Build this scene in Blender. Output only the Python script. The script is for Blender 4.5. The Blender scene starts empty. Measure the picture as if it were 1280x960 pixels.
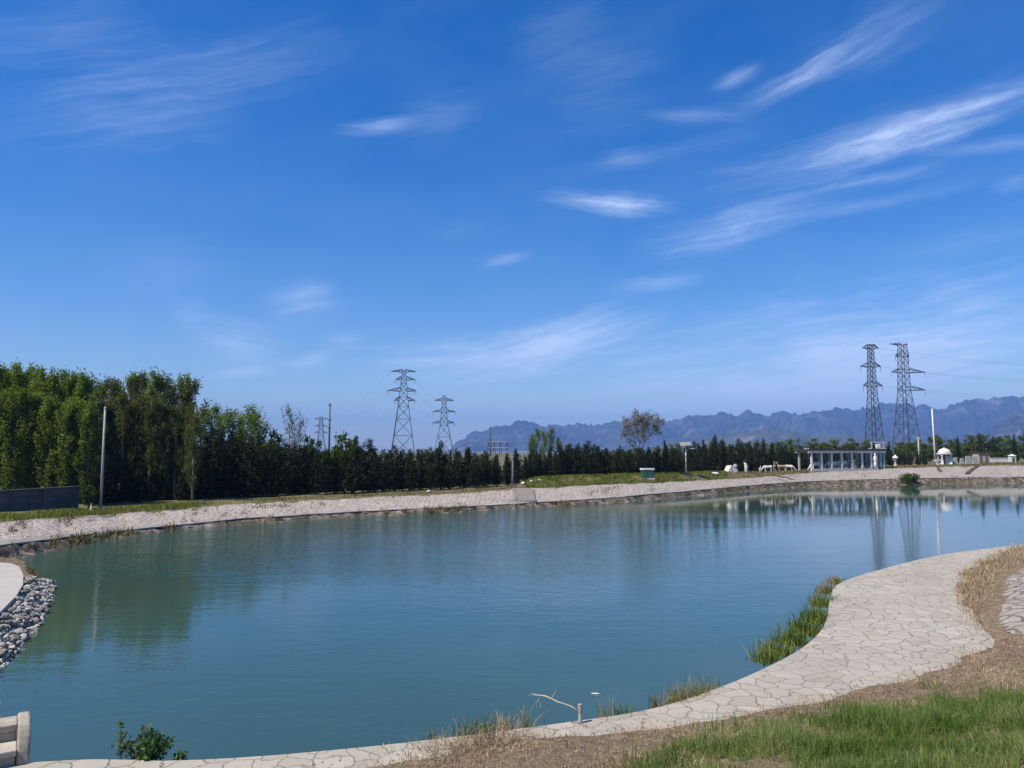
import bpy, bmesh, math, random
import numpy as np
from mathutils import Vector, Matrix, noise as mnoise

S = bpy.context.scene
COL = S.collection
R = math.radians
rng = np.random.default_rng(7)
random.seed(7)

# ------------------------------------------------------------------ camera
CAM_H = 4.5
F = 960.0
PITCH = math.atan(85 / 960)
cam = bpy.data.cameras.new("camera")
cam.sensor_width = 36
cam.lens = 27
cam.clip_start = 0.05
cam.clip_end = 40000
cam_o = bpy.data.objects.new("camera", cam)
COL.objects.link(cam_o)
cam_o.location = (0, 0, CAM_H)
cam_o.rotation_euler = (R(90) + PITCH, 0, 0)
S.camera = cam_o

# ------------------------------------------------------------------ light
SUN_AZ, SUN_EL = R(-120), R(54)          # clockwise from +Y
sun = bpy.data.lights.new("sun", "SUN")
sun.energy = 5.0
sun.angle = R(0.5)
sun.color = (1.0, 0.91, 0.78)
sun_o = bpy.data.objects.new("sun", sun)
COL.objects.link(sun_o)
sd = Vector((math.sin(SUN_AZ) * math.cos(SUN_EL), math.cos(SUN_AZ) * math.cos(SUN_EL), math.sin(SUN_EL)))
sun_o.rotation_euler = sd.to_track_quat('Z', 'Y').to_euler()
sun_o.location = (-60, 40, 90)

S.view_settings.view_transform = 'Standard'
S.view_settings.look = 'None'
S.view_settings.gamma = 1
S.view_settings.exposure = 0.4
S.view_settings.use_curve_mapping = False
S.render.engine = 'CYCLES'
S.cycles.use_denoising = True
S.cycles.max_bounces = 6
S.cycles.diffuse_bounces = 2
S.cycles.glossy_bounces = 3
S.cycles.transmission_bounces = 3
S.cycles.transparent_max_bounces = 8
S.cycles.volume_bounces = 0
S.cycles.caustics_reflective = False
S.cycles.caustics_refractive = False
SKY_STRENGTH = 0.115


def px_dir(px, py):
    u, v = (px - 640) / F, (480 - py) / F
    ca, sa = math.cos(PITCH), math.sin(PITCH)
    return Vector((u, ca - v * sa, sa + v * ca))


def at_d(px, py, D):
    d = px_dir(px, py)
    t = D / d.y
    return Vector((d.x * t, D, CAM_H + d.z * t))


def at_z(px, py, z):
    d = px_dir(px, py)
    t = (z - CAM_H) / d.z
    return Vector((d.x * t, d.y * t, z))


def project(P):
    P = np.asarray(P, float)
    ca, sa = math.cos(PITCH), math.sin(PITCH)
    x, y, z = P[..., 0], P[..., 1], P[..., 2] - CAM_H
    f = y * ca + z * sa
    up = -y * sa + z * ca
    f = np.where(f < 0.05, np.nan, f)
    return 640 + F * x / f, 480 - F * up / f


# ------------------------------------------------------------------ shader maths
class E:
    """one socket of a node tree, with arithmetic"""
    def __init__(s, nt, sock):
        s.nt, s.s = nt, sock

    def _op(s, op, *others):
        n = s.nt.nodes.new('ShaderNodeMath')
        n.operation = op
        for i, o in enumerate((s,) + others):
            if isinstance(o, E):
                s.nt.links.new(o.s, n.inputs[i])
            else:
                n.inputs[i].default_value = o
        return E(s.nt, n.outputs[0])

    def __add__(s, o): return s._op('ADD', o)
    def __sub__(s, o): return s._op('SUBTRACT', o)
    def __mul__(s, o): return s._op('MULTIPLY', o)
    def __truediv__(s, o): return s._op('DIVIDE', o)
    def mx(s, o): return s._op('MAXIMUM', o)
    def mn(s, o): return s._op('MINIMUM', o)
    def abs(s): return s._op('ABSOLUTE')
    def fn(s, op, *a): return s._op(op, *a)

    def smooth(s, a, b):
        n = s.nt.nodes.new('ShaderNodeMapRange')
        n.interpolation_type = 'SMOOTHSTEP'
        s.nt.links.new(s.s, n.inputs[0])
        n.inputs[1].default_value, n.inputs[2].default_value = a, b
        return E(s.nt, n.outputs[0])


def nz(nt, vec, scale=5.0, detail=4.0, rough=0.55, dist=0.0, dim='3D'):
    n = nt.nodes.new('ShaderNodeTexNoise')
    n.noise_dimensions = dim
    n.inputs['Scale'].default_value = scale
    n.inputs['Detail'].default_value = detail
    n.inputs['Roughness'].default_value = rough
    n.inputs['Distortion'].default_value = dist
    if vec is not None:
        nt.links.new(vec, n.inputs['Vector'])
    return E(nt, n.outputs[0])


def comb(nt, x, y, z=0.0):
    n = nt.nodes.new('ShaderNodeCombineXYZ')
    for i, o in enumerate((x, y, z)):
        if isinstance(o, E):
            nt.links.new(o.s, n.inputs[i])
        else:
            n.inputs[i].default_value = o
    return n.outputs[0]


def mix(nt, fac, a, b, blend='MIX'):
    n = nt.nodes.new('ShaderNodeMix')
    n.data_type = 'RGBA'
    n.blend_type = blend
    for i, o in ((0, fac), (6, a), (7, b)):
        if isinstance(o, E):
            nt.links.new(o.s, n.inputs[i])
        elif isinstance(o, bpy.types.NodeSocket):
            nt.links.new(o, n.inputs[i])
        elif i == 0:
            n.inputs[i].default_value = o
        else:
            n.inputs[i].default_value = (*o, 1)
    return n.outputs[2]


def ramp(nt, fac, stops):
    n = nt.nodes.new('ShaderNodeValToRGB')
    el = n.color_ramp.elements
    while len(el) < len(stops):
        el.new(0.5)
    for e, (p, c) in zip(el, stops):
        e.position = p
        e.color = (*c, 1)
    nt.links.new(fac.s if isinstance(fac, E) else fac, n.inputs[0])
    return n.outputs[0]


# ------------------------------------------------------------------ sky
W = bpy.data.worlds.new("World")
S.world = W
W.use_nodes = True
nt = W.node_tree
nt.nodes.clear()
out = nt.nodes.new('ShaderNodeOutputWorld')
bg = nt.nodes.new('ShaderNodeBackground')
bg.inputs['Strength'].default_value = SKY_STRENGTH
sky = nt.nodes.new('ShaderNodeTexSky')
sky.sky_type = 'NISHITA'
sky.sun_disc = False
sky.sun_elevation = SUN_EL
sky.sun_rotation = SUN_AZ
sky.altitude = 0
sky.air_density = 1.0
sky.dust_density = 0.35
sky.ozone_density = 3.0
hs = nt.nodes.new('ShaderNodeHueSaturation')
hs.inputs['Hue'].default_value = 0.512
hs.inputs['Saturation'].default_value = 1.46
hs.inputs['Value'].default_value = 1.0
nt.links.new(sky.outputs[0], hs.inputs['Color'])
tc = nt.nodes.new('ShaderNodeTexCoord')
sep = nt.nodes.new('ShaderNodeSeparateXYZ')
nt.links.new(tc.outputs['Generated'], sep.inputs[0])
dx, dy, dz = (E(nt, sep.outputs[i]) for i in range(3))
az = dx.fn('ARCTAN2', dy)
el_ = dz.fn('ARCSINE')


def azel(px, py):
    d = px_dir(px, py).normalized()
    return math.atan2(d.x, d.y), math.asin(d.z)


# wispy cirrus: long soft streaks, given by the directions they lie in
warp = nz(nt, comb(nt, az * 7, el_ * 14), 1.0, 4, 0.6)
fine = nz(nt, comb(nt, az * 11 + el_ * 16, el_ * 50 - az * 14), 1.0, 7, 0.68, 1.2)
fine2 = nz(nt, comb(nt, az * 30 + el_ * 40, el_ * 150 - az * 46), 1.0, 5, 0.7, 0.8)
fib = (fine * 0.75 + fine2 * 0.45).smooth(0.38, 0.86)
broad_ = nz(nt, comb(nt, az * 5 + el_ * 6, el_ * 16 - az * 4), 1.0, 3, 0.5).smooth(0.28, 0.72)
STROKES = [  # x0,y0,x1,y1,width px,strength
    (925, 220, 1330, 104, 17, .66), (1040, 185, 1330, 88, 18, .30), (700, 215, 960, 160, 10, .12), (900, 290, 1260, 215, 8, .22), (1100, 320, 1300, 285, 14, .12), (520, 300, 640, 270, 14, .08), (1150, 190, 1340, 172, 7, .35),
    (1010, 236, 1180, 207, 8, .35), (810, 305, 1040, 240, 18, .42), (840, 312, 990, 292, 13, .25),
    (765, 361, 885, 342, 9, .5), (600, 458, 815, 396, 26, .9), (455, 460, 740, 434, 22, .8),
    (685, 246, 835, 258, 9, .62), (735, 256, 830, 256, 13, .4), (598, 331, 665, 317, 7, .35),
    (925, 138, 1075, 52, 11, .42), (1000, 95, 1190, -15, 24, .22), (810, 148, 940, 139, 8, .28),
    (890, 112, 950, 84, 8, .38), (425, 164, 520, 150, 8, .45), (495, 150, 600, 140, 22, .15),
    (10, 152, 290, 128, 30, .22), (90, 92, 420, 58, 28, .20), (-60, 60, 180, 10, 30, .12),
    (240, 418, 355, 440, 22, .6), (335, 388, 425, 362, 20, .3), (262, 469, 345, 460, 8, .7), (355, 457, 420, 446, 9, .7),
    (210, 396, 265, 394, 12, .3), (335, 388, 420, 364, 22, .24), (330, 496, 405, 487, 8, .35),
    (400, 428, 460, 424, 8, .3), (560, 478, 640, 470, 7, .4), (690, 535, 1340, 425, 80, .80), (900, 540, 1340, 480, 50, .5), (380, 520, 700, 500, 40, .25),
    (860, 505, 1300, 398, 40, .4), (1000, 470, 1320, 410, 30, .5), (750, 200, 815, 190, 10, .25), (1235, 235, 1300, 220, 12, .25),
    (640, 60, 760, 20, 40, .10), (690, 120, 830, 80, 40, .12), (560, 520, 860, 500, 30, .25), (100, 350, 300, 330, 40, .10),
]
FAM = {}
for deg in (-8, 6, 18, 32):
    c_, s__ = math.cos(R(deg)), math.sin(R(deg))
    FAM[deg] = nz(nt, comb(nt, (az * c_ + el_ * s__) * 7.0 + deg, (el_ * c_ - az * s__) * 90.0 + warp * 2.0), 1.0, 7, 0.64, 0.4)
tot = None
for (x0, y0, x1, y1, w, k) in STROKES:
    a0, e0 = azel(x0, y0)
    a1, e1 = azel(x1, y1)
    L = math.hypot(a1 - a0, e1 - e0)
    c, s_ = (a1 - a0) / L, (e1 - e0) / L
    cx, cy = (a0 + a1) / 2, (e0 + e1) / 2
    wr = w / 960 * 1.45
    along = az * c + el_ * s_ - (cx * c + cy * s_)
    across = el_ * c - az * s_ + warp * (wr * 1.5) - (cy * c - cx * s_ + wr * 0.75)
    loc = FAM[min(FAM, key=lambda d: abs(d - math.degrees(math.atan2(e1 - e0, a1 - a0))))]
    m = (across.abs() * -1.0 + (loc - 0.5) * (wr * 0.9)).smooth(-wr * 1.15, wr * 0.2) * (along.abs() * -1.0 + (loc - 0.5) * (L * 0.5)).smooth(-L * 0.68, L * 0.08) * (loc * 1.5 + 0.35) * (k * 0.74)
    tot = m if tot is None else tot + m
cl = (tot * (fib * 0.45 + 0.6) + broad_ * 0.026).mn(0.75)
col = mix(nt, cl, hs.outputs[0], (5.2, 6.2, 8.4))
nt.links.new(col, bg.inputs['Color'])
nt.links.new(bg.outputs[0], out.inputs[0])


# ------------------------------------------------------------------ materials
def base_mat(name):
    m = bpy.data.materials.new(name)
    m.use_nodes = True
    t = m.node_tree
    b = t.nodes['Principled BSDF']
    b.inputs['Specular IOR Level'].default_value = 0.3
    return m, t, b


def coords(t, kind='Object'):
    n = t.nodes.new('ShaderNodeTexCoord')
    return n.outputs[kind]


def position(t):
    n = t.nodes.new('ShaderNodeNewGeometry')
    return n.outputs['Position']


def bump(t, b, h, strength=0.5, dist=0.05):
    n = t.nodes.new('ShaderNodeBump')
    n.inputs['Strength'].default_value = strength
    n.inputs['Distance'].default_value = dist
    t.links.new(h.s if isinstance(h, E) else h, n.inputs['Height'])
    t.links.new(n.outputs[0], b.inputs['Normal'])
    return n


def mat_noise(name, c1, c2, scale=4.0, rough=0.8, bumpk=0.3, bd=0.02, metal=0.0, detail=5):
    m, t, b = base_mat(name)
    v = coords(t)
    n = nz(t, v, scale, detail, 0.65)
    c = ramp(t, n, [(0.3, c1), (0.7, c2)])
    t.links.new(c, b.inputs['Base Color'])
    b.inputs['Roughness'].default_value = rough
    b.inputs['Metallic'].default_value = metal
    if bumpk:
        bump(t, b, nz(t, v, scale * 3, 4, 0.6), bumpk, bd)
    return m


def mat_leaf(name, dark, mid, light, transl=0.35, autumn=None):
    m, t, b = base_mat(name)
    a = t.nodes.new('ShaderNodeAttribute')
    a.attribute_name = 'rnd'
    oi = t.nodes.new('ShaderNodeObjectInfo')
    f = E(t, a.outputs['Fac']) * 0.75 + E(t, oi.outputs['Random']) * 0.25
    c = ramp(t, f, [(0.1, dark), (0.5, mid), (0.9, light)])
    t.links.new(c, b.inputs['Base Color'])
    b.inputs['Roughness'].default_value = 0.55
    b.inputs['Specular IOR Level'].default_value = 0.08
    if transl:
        tr = t.nodes.new('ShaderNodeBsdfTranslucent')
        t.links.new(c, tr.inputs['Color'])
        mx = t.nodes.new('ShaderNodeMixShader')
        mx.inputs[0].default_value = transl
        t.links.new(b.outputs[0], mx.inputs[1])
        t.links.new(tr.outputs[0], mx.inputs[2])
        t.links.new(mx.outputs[0], t.nodes['Material Output'].inputs[0])
    return m


def mat_paving(name, scale, cols, joint, joint_w=0.06, stretch=(1, 1), wear=0.5, bk=0.6, bd=0.03):
    """crazy paving / pitched stone: irregular stones with mortar joints"""
    m, t, b = base_mat(name)
    p = position(t)
    sp = t.nodes.new('ShaderNodeSeparateXYZ')
    t.links.new(p, sp.inputs[0])
    wx = nz(t, p, 1.7, 3, 0.5)
    wy = nz(t, p, 2.3, 3, 0.5)
    vec = comb(t, E(t, sp.outputs[0]) * stretch[0] + wx * 0.5, E(t, sp.outputs[1]) * stretch[1] + wy * 0.5, 0.0)
    vd = t.nodes.new('ShaderNodeTexVoronoi')
    vd.feature = 'DISTANCE_TO_EDGE'
    vc = t.nodes.new('ShaderNodeTexVoronoi')
    vc.feature = 'F1'
    for n in (vd, vc):
        n.voronoi_dimensions = '2D'
        n.inputs['Scale'].default_value = scale
        n.inputs['Randomness'].default_value = 0.95
        t.links.new(vec, n.inputs['Vector'])
    sc = t.nodes.new('ShaderNodeSeparateColor')
    t.links.new(vc.outputs['Color'], sc.inputs[0])
    stone = ramp(t, E(t, sc.outputs[0]), [(i / (len(cols) - 1), c) for i, c in enumerate(cols)])
    grime = nz(t, p, 0.5, 5, 0.6).smooth(0.35, 0.75)
    spots = nz(t, p, 9.0, 5, 0.7).smooth(0.45, 0.8)
    stone = mix(t, grime * wear * 0.35, stone, (0.30, 0.255, 0.21))
    stone = mix(t, spots * 0.22, stone, (0.27, 0.245, 0.22))
    brk = nz(t, p, 3.1, 3, 0.6)
    d = E(t, vd.outputs['Distance'])
    jm = (d + (brk - 0.5) * (joint_w * 0.9)).smooth(joint_w * 0.35, joint_w)
    gap = nz(t, p, 0.8, 3, 0.5).smooth(0.3, 0.6) * 0.55 + 0.4
    c = mix(t, (jm * -1.0 + 1.0) * gap, stone, joint)
    t.links.new(c, b.inputs['Base Color'])
    b.inputs['Roughness'].default_value = 0.85
    h = jm * 0.8 + nz(t, p, 7, 5, 0.6) * 0.5 + E(t, sc.outputs[1]) * 0.3
    bump(t, b, h, bk, bd)
    return m


M = {}
M['path'] = mat_paving('path_paving', 2.6, [(.31, .285, .228), (.39, .36, .295), (.355, .338, .272), (.43, .395, .325), (.34, .31, .248), (.405, .378, .312)], (.205, .18, .135), 0.040, (1, 1), 1.5, .7, .025)
M['bank_stone'] = mat_paving('bank_paving', 2.6, [(.33, .29, .25), (.43, .38, .335), (.38, .345, .295), (.48, .42, .37)], (.17, .14, .11), 0.08, (1, 1), 1.2, 1.0, 0.08)
M['pitch_stone'] = mat_paving('pitched_stone', 2.0, [(.24, .22, .185), (.34, .31, .27), (.29, .265, .225)], (.13, .10, .065), 0.12, (1, 1), 1.2, 1.0, 0.06)
M['slab'] = mat_noise('pale_slab', (.36, .335, .29), (.42, .39, .345), 1.2, 0.8, 0.25, 0.01)
M['ledge'] = mat_noise('ledge_concrete', (.20, .17, .14), (.42, .385, .35), 0.55, 0.9, 0.5, 0.04, detail=7)
M['rubble'] = None
m, t, b = base_mat('rubble_toe')
p = position(t)
n1 = nz(t, p, 1.6, 6, 0.75)
n2 = nz(t, p, 0.25, 4, 0.6)
c = ramp(t, n1, [(0.38, (.025, .019, .012)), (0.48, (.11, .082, .058)), (0.58, (.24, .205, .17)), (0.74, (.38, .34, .30))])
c = mix(t, n2.smooth(0.5, 0.68) * 0.65, c, (.09, .085, .035))
t.links.new(c, b.inputs['Base Color'])
b.inputs['Roughness'].default_value = 0.9
bump(t, b, n1, 1.0, 0.15)
M['rubble'] = m

M['clod'] = mat_noise('clods', (.11, .08, .055), (.32, .26, .19), 3, .95, .3)
# soil with dead grass
m, t, b = base_mat('dry_soil')
p = position(t)
n1 = nz(t, p, 6.0, 8, 0.72)
n2 = nz(t, p, 0.7, 4, 0.6)
n3 = nz(t, p, 22.0, 5, 0.7)
c = ramp(t, n1, [(0.3, (.085, .056, .034)), (0.5, (.235, .168, .105)), (0.7, (.39, .295, .19))])
c = mix(t, n2.smooth(0.45, 0.7) * 0.5, c, (.24, .20, .12))
c = mix(t, n3.smooth(0.55, 0.75) * 0.5, c, (.34, .27, .175))
t.links.new(c, b.inputs['Base Color'])
b.inputs['Roughness'].default_value = 0.95
bump(t, b, n1 + n3 * 0.5, 1.0, 0.09)
M['soil'] = m

m, t, b = base_mat('plain_ground')
p = position(t)
n1 = nz(t, p, 0.12, 6, 0.65)
n2 = nz(t, p, 1.5, 6, 0.7)
c = ramp(t, n1, [(0.35, (.13, .105, .055)), (0.5, (.12, .12, .04)), (0.65, (.07, .095, .025))])
c = mix(t, n2.smooth(0.4, 0.7) * 0.5, c, (.20, .165, .10))
t.links.new(c, b.inputs['Base Color'])
b.inputs['Roughness'].default_value = 0.95
bump(t, b, n2, 0.6, 0.08)
M['plain'] = m

M['bed'] = mat_noise('pond_mud', (.06, .055, .04), (.11, .095, .06), 0.6, 0.9, 0.3, 0.05)

# murky green-blue water
m, t, b = base_mat('pond_water')
p = position(t)
sp = t.nodes.new('ShaderNodeSeparateXYZ')
t.links.new(p, sp.inputs[0])
X, Y = E(t, sp.outputs[0]), E(t, sp.outputs[1])
turb = nz(t, p, 0.05, 3, 0.5).smooth(0.3, 0.7)
c = mix(t, turb, (.028, .066, .050), (.044, .093, .082))
sx, sy = X + 13.0, (Y - 21.5) * 0.5
shal = (sx * sx + sy * sy).fn('SQRT') + (turb - 0.5) * 1.6
c = mix(t, (shal * -1.0).smooth(-4.2, -0.6) * 0.4, c, (.060, .070, .030))
t.links.new(c, b.inputs['Base Color'])
b.inputs['Roughness'].default_value = 0.04
b.inputs['IOR'].default_value = 1.42
b.inputs['Specular IOR Level'].default_value = 0.5
patch = nz(t, comb(t, X * 0.03, Y * 0.05), 1.0, 3, 0.5, 0.6).smooth(0.35, 0.7)
rip = nz(t, comb(t, X * 1.2, Y * 3.0), 1.0, 3, 0.55, 0.4)
rip2 = nz(t, comb(t, X * 4.5, Y * 9.0), 1.0, 2, 0.5, 0.3)
big = nz(t, comb(t, X * 0.25, Y * 0.6), 1.0, 2, 0.5)
calm = X.smooth(2, 32) * Y.smooth(30, 62)          # sheltered water by the far corner
amp = (patch * 1.1 + 0.15 + Y.smooth(25, 31) * (X * -1.0).smooth(-14, 2) * 1.7) * (calm * -0.88 + 1.0)
h = (rip * 0.5 + rip2 * 0.22 + big * 0.7) * amp
bump(t, b, h, 0.5, 0.045)
M['water'] = m

M['grass'] = mat_leaf('green_grass', (.075, .135, .024), (.165, .255, .050), (.34, .36, .14), 0.5)
M['straw'] = mat_leaf('dead_grass', (.17, .12, .065), (.33, .245, .14), (.56, .45, .28), 0.15)
M['bankgrass'] = mat_leaf('bank_grass', (.085, .11, .016), (.15, .19, .026), (.25, .25, .06), 0.35)
M['olivegrass'] = mat_leaf('olive_grass', (.10, .088, .035), (.17, .15, .06), (.26, .22, .10), 0.2)
M['reed'] = mat_leaf('reed_blades', (.07, .115, .020), (.15, .21, .036), (.33, .33, .10), 0.4)
M['yellowweed'] = mat_leaf('yellowing_weed', (.10, .12, .03), (.24, .21, .07), (.42, .34, .16), 0.3)
M['weed'] = mat_leaf('weed_leaves', (.05, .11, .03), (.10, .18, .05), (.17, .25, .08), 0.4)
M['redweed'] = mat_leaf('reddish_leaves', (.06, .04, .03), (.10, .065, .04), (.10, .10, .04), 0.3)
M['conifer'] = mat_leaf('conifer_needles', (.010, .014, .004), (.019, .026, .006), (.040, .050, .011), 0.0)
M['poplar'] = mat_leaf('poplar_leaves', (.075, .125, .014), (.15, .215, .024), (.235, .30, .045), 0.5)
M['poplar_dull'] = mat_leaf('poplar_leaves_dull', (.07, .082, .014), (.11, .125, .022), (.155, .17, .035), 0.45)
M['broad'] = mat_leaf('broad_leaves', (.03, .058, .008), (.06, .105, .013), (.10, .155, .022), 0.4)
M['fargreen'] = mat_leaf('far_green_leaves', (.06, .085, .015), (.10, .14, .022), (.15, .18, .035), 0.4)
M['budding'] = mat_leaf('budding_leaves', (.10, .10, .09), (.17, .165, .15), (.24, .235, .20), 0.25)
M['bark'] = mat_noise('bark', (.085, .070, .052), (.17, .145, .115), 5, 0.9, 0.5, 0.02)
M['bark_pale'] = mat_noise('bark_pale', (.16, .145, .115), (.27, .25, .21), 5, 0.9, 0.5, 0.02)
M['twig'] = mat_noise('twig', (.085, .075, .07), (.14, .13, .12), 5, 0.9, 0.0)
M['mount'] = None
m, t, b = base_mat('mountain_rock')
p = position(t)
n1 = nz(t, p, 0.004, 8, 0.7)
n2 = nz(t, p, 0.0012, 4, 0.6)
c = ramp(t, n1, [(0.38, (.022, .030, .018)), (0.52, (.055, .058, .046)), (0.66, (.19, .18, .165))])
t.links.new(c, b.inputs['Base Color'])
b.inputs['Roughness'].default_value = 1.0
b.inputs['Specular IOR Level'].default_value = 0.0
bump(t, b, n1, 1.0, 60)
M['mount'] = m
m, t, b = base_mat('scrub_hill')
p = position(t)
n1 = nz(t, p, 0.006, 6, 0.65)
c = ramp(t, n1, [(0.4, (.035, .050, .022)), (0.56, (.065, .068, .042)), (0.63, (.10, .09, .075)), (0.70, (.24, .215, .20))])
t.links.new(c, b.inputs['Base Color'])
b.inputs['Roughness'].default_value = 1.0
M['quarry'] = m
M['steel'] = mat_noise('galvanised_steel', (.06, .063, .07), (.10, .104, .11), 0.6, 0.55, 0.0, metal=0.3)
M['glassins'] = mat_noise('insulator', (.10, .12, .13), (.16, .18, .18), 3, 0.3, 0)
M['wire'] = mat_noise('wire', (.12, .12, .13), (.17, .17, .18), 1, 0.5, 0)
M['concrete_pole'] = mat_noise('pole_concrete', (.32, .31, .29), (.42, .41, .38), 3, 0.8, 0.1)
M['whitepaint'] = mat_noise('white_paint', (.52, .50, .46), (.78, .76, .72), 1.3, 0.55, 0.05)
M['greypaint'] = mat_noise('grey_paint', (.38, .38, .38), (.52, .52, .52), 2, 0.6, 0.05)
M['tealpaint'] = mat_noise('teal_paint', (.22, .36, .36), (.32, .48, .47), 2, 0.55, 0.05)
M['darkroof'] = mat_noise('dark_roof', (.03, .03, .03), (.06, .055, .055), 2, 0.7, 0.1)
M['panel'] = mat_noise('solar_panel', (.20, .20, .19), (.30, .30, .27), 2, 0.4, 0)
M['greenbox'] = mat_noise('green_box', (.02, .09, .07), (.035, .13, .10), 2, 0.5, 0.05)
M['walldark'] = mat_noise('rendered_wall', (.055, .050, .048), (.16, .145, .135), 0.7, 0.9, 0.3, 0.02)
M['wallcap'] = mat_noise('wall_capping', (.05, .05, .05), (.09, .088, .085), 1.5, 0.9, 0.2)
M['tan'] = mat_noise('tan_fibreglass', (.30, .22, .12), (.48, .38, .24), 3, 0.6, 0.05)
M['brownpaint'] = mat_noise('brown_fibreglass', (.055, .022, .012), (.10, .05, .028), 3, 0.6, 0.05)
M['black'] = mat_noise('black_metal', (.015, .015, .018), (.03, .03, .03), 3, 0.5, 0)
M['tanwall'] = mat_noise('tan_wall', (.36, .28, .22), (.46, .37, .29), 1, 0.85, 0.1)
M['stepstone'] = mat_noise('step_stone', (.33, .295, .24), (.48, .44, .37), 3, 0.9, 0.8, 0.03)
M['riser'] = mat_noise('riser_stone', (.22, .20, .17), (.36, .33, .285), 4, 0.85, 0.8, 0.03)
M['cheek'] = mat_noise('cheek_stone', (.21, .18, .14), (.44, .40, .33), 4, 0.85, 0.5, 0.015)
M['bamboo'] = mat_noise('dry_bamboo', (.30, .26, .17), (.50, .44, .31), 9, 0.6, 0.2, 0.005)
M['postwood'] = mat_noise('weathered_post', (.20, .18, .16), (.46, .43, .38), 12, 0.85, 0.4, 0.01)
m, t, b = base_mat('riprap_stone')
oi = t.nodes.new('ShaderNodeObjectInfo')
v = coords(t)
n = nz(t, v, 4, 5, 0.65)
f = n * 0.5 + E(t, oi.outputs['Random']) * 0.55
c = ramp(t, f, [(0.2, (.15, .138, .115)), (0.5, (.33, .31, .27)), (0.8, (.52, .49, .43))])
t.links.new(c, b.inputs['Base Color'])
b.inputs['Roughness'].default_value = 0.85
bump(t, b, n, 0.6, 0.05)
M['rock'] = m


# ------------------------------------------------------------------ mesh helpers
class MB:
    def __init__(s):
        s.v, s.f = [], []

    def add(s, vs, fs):
        o = len(s.v)
        s.v += [tuple(v) for v in vs]
        s.f += [tuple(i + o for i in f) for f in fs]

    def box(s, x0, x1, y0, y1, z0, z1):
        s.add([(x0, y0, z0), (x1, y0, z0), (x1, y1, z0), (x0, y1, z0), (x0, y0, z1), (x1, y0, z1), (x1, y1, z1), (x0, y1, z1)],
              [(0, 3, 2, 1), (4, 5, 6, 7), (0, 1, 5, 4), (1, 2, 6, 5), (2, 3, 7, 6), (3, 0, 4, 7)])

    def tube(s, pts, rad, n=8, caps=True):
        pts = [Vector(p) for p in pts]
        if not hasattr(rad, '__len__'):
            rad = [rad] * len(pts)
        rings, u = [], None
        for i, p in enumerate(pts):
            d = (pts[min(i + 1, len(pts) - 1)] - pts[max(i - 1, 0)]).normalized()
            if u is None:
                u = d.orthogonal().normalized()
            u = (u - d * u.dot(d)).normalized()
            w = d.cross(u)
            rings.append([p + (u * math.cos(2 * math.pi * k / n) + w * math.sin(2 * math.pi * k / n)) * rad[i] for k in range(n)])
        vs = [v for r in rings for v in r]
        fs = [(i * n + k, i * n + (k + 1) % n, (i + 1) * n + (k + 1) % n, (i + 1) * n + k) for i in range(len(pts) - 1) for k in range(n)]
        if caps:
            fs += [tuple(range(n - 1, -1, -1)), tuple((len(pts) - 1) * n + k for k in range(n))]
        s.add(vs, fs)

    def bar(s, a, b, w):
        s.tube([a, b], w * 0.7071, 4)

    def lathe(s, prof, n=16, c=(0, 0, 0)):
        vs = [(c[0] + r * math.cos(2 * math.pi * k / n), c[1] + r * math.sin(2 * math.pi * k / n), c[2] + z) for r, z in prof for k in range(n)]
        fs = [(i * n + k, i * n + (k + 1) % n, (i + 1) * n + (k + 1) % n, (i + 1) * n + k) for i in range(len(prof) - 1) for k in range(n)]
        fs += [tuple(range(n - 1, -1, -1)), tuple((len(prof) - 1) * n + k for k in range(n))]
        s.add(vs, fs)

    def ball(s, c, r, sc=(1, 1, 1), n=10):
        prof = [(max(1e-3, math.sin(math.pi * i / n)) * r, -math.cos(math.pi * i / n) * r) for i in range(n + 1)]
        k = MB()
        k.lathe(prof, 12)
        s.add([(c[0] + v[0] * sc[0], c[1] + v[1] * sc[1], c[2] + v[2] * sc[2]) for v in k.v], k.f)

    def build(s, name, mat, parent=None, smooth=False, bevel=0):
        return mk(name, s.v, s.f, mat, parent, smooth, bevel)


def mesh_of(name, v, f, mat, smooth=False, rnd=None):
    me = bpy.data.meshes.new(name)
    me.from_pydata([tuple(map(float, a)) for a in v], [], [tuple(map(int, a)) for a in f])
    if mat is not None:
        me.materials.append(mat)
    if smooth:
        me.polygons.foreach_set('use_smooth', [True] * len(me.polygons))
    if rnd is not None:
        a = me.attributes.new('rnd', 'FLOAT', 'POINT')
        a.data.foreach_set('value', np.asarray(rnd, np.float32))
    me.update()
    return me


def mk(name, v, f, mat, parent=None, smooth=False, bevel=0, rnd=None):
    o = bpy.data.objects.new(name, mesh_of(name, v, f, mat, smooth, rnd))
    COL.objects.link(o)
    if parent is not None:
        o.parent = parent
    if bevel:
        b = o.modifiers.new('bevel', 'BEVEL')
        b.width = bevel
        b.segments = 2
        b.limit_method = 'ANGLE'
    return o


def tag(o, label=None, cat=None, group=None, kind=None):
    for k, v in (('label', label), ('category', cat), ('group', group), ('kind', kind)):
        if v:
            o[k] = v
    return o


def empty(name, loc, rz=0.0, label=None, cat=None, group=None):
    o = bpy.data.objects.new(name, None)
    COL.objects.link(o)
    o.location = loc
    o.rotation_euler = (0, 0, rz)
    o.empty_display_size = 0.2
    return tag(o, label, cat, group)


def copy_tree(o, parent=None):
    c = o.copy()
    COL.objects.link(c)
    if parent is not None:
        c.parent = parent
    for ch in list(o.children):
        copy_tree(ch, c)
    return c


def smoothstep(a, b, x):
    t = np.clip((x - a) / (b - a), 0, 1)
    return t * t * (3 - 2 * t)


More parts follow.
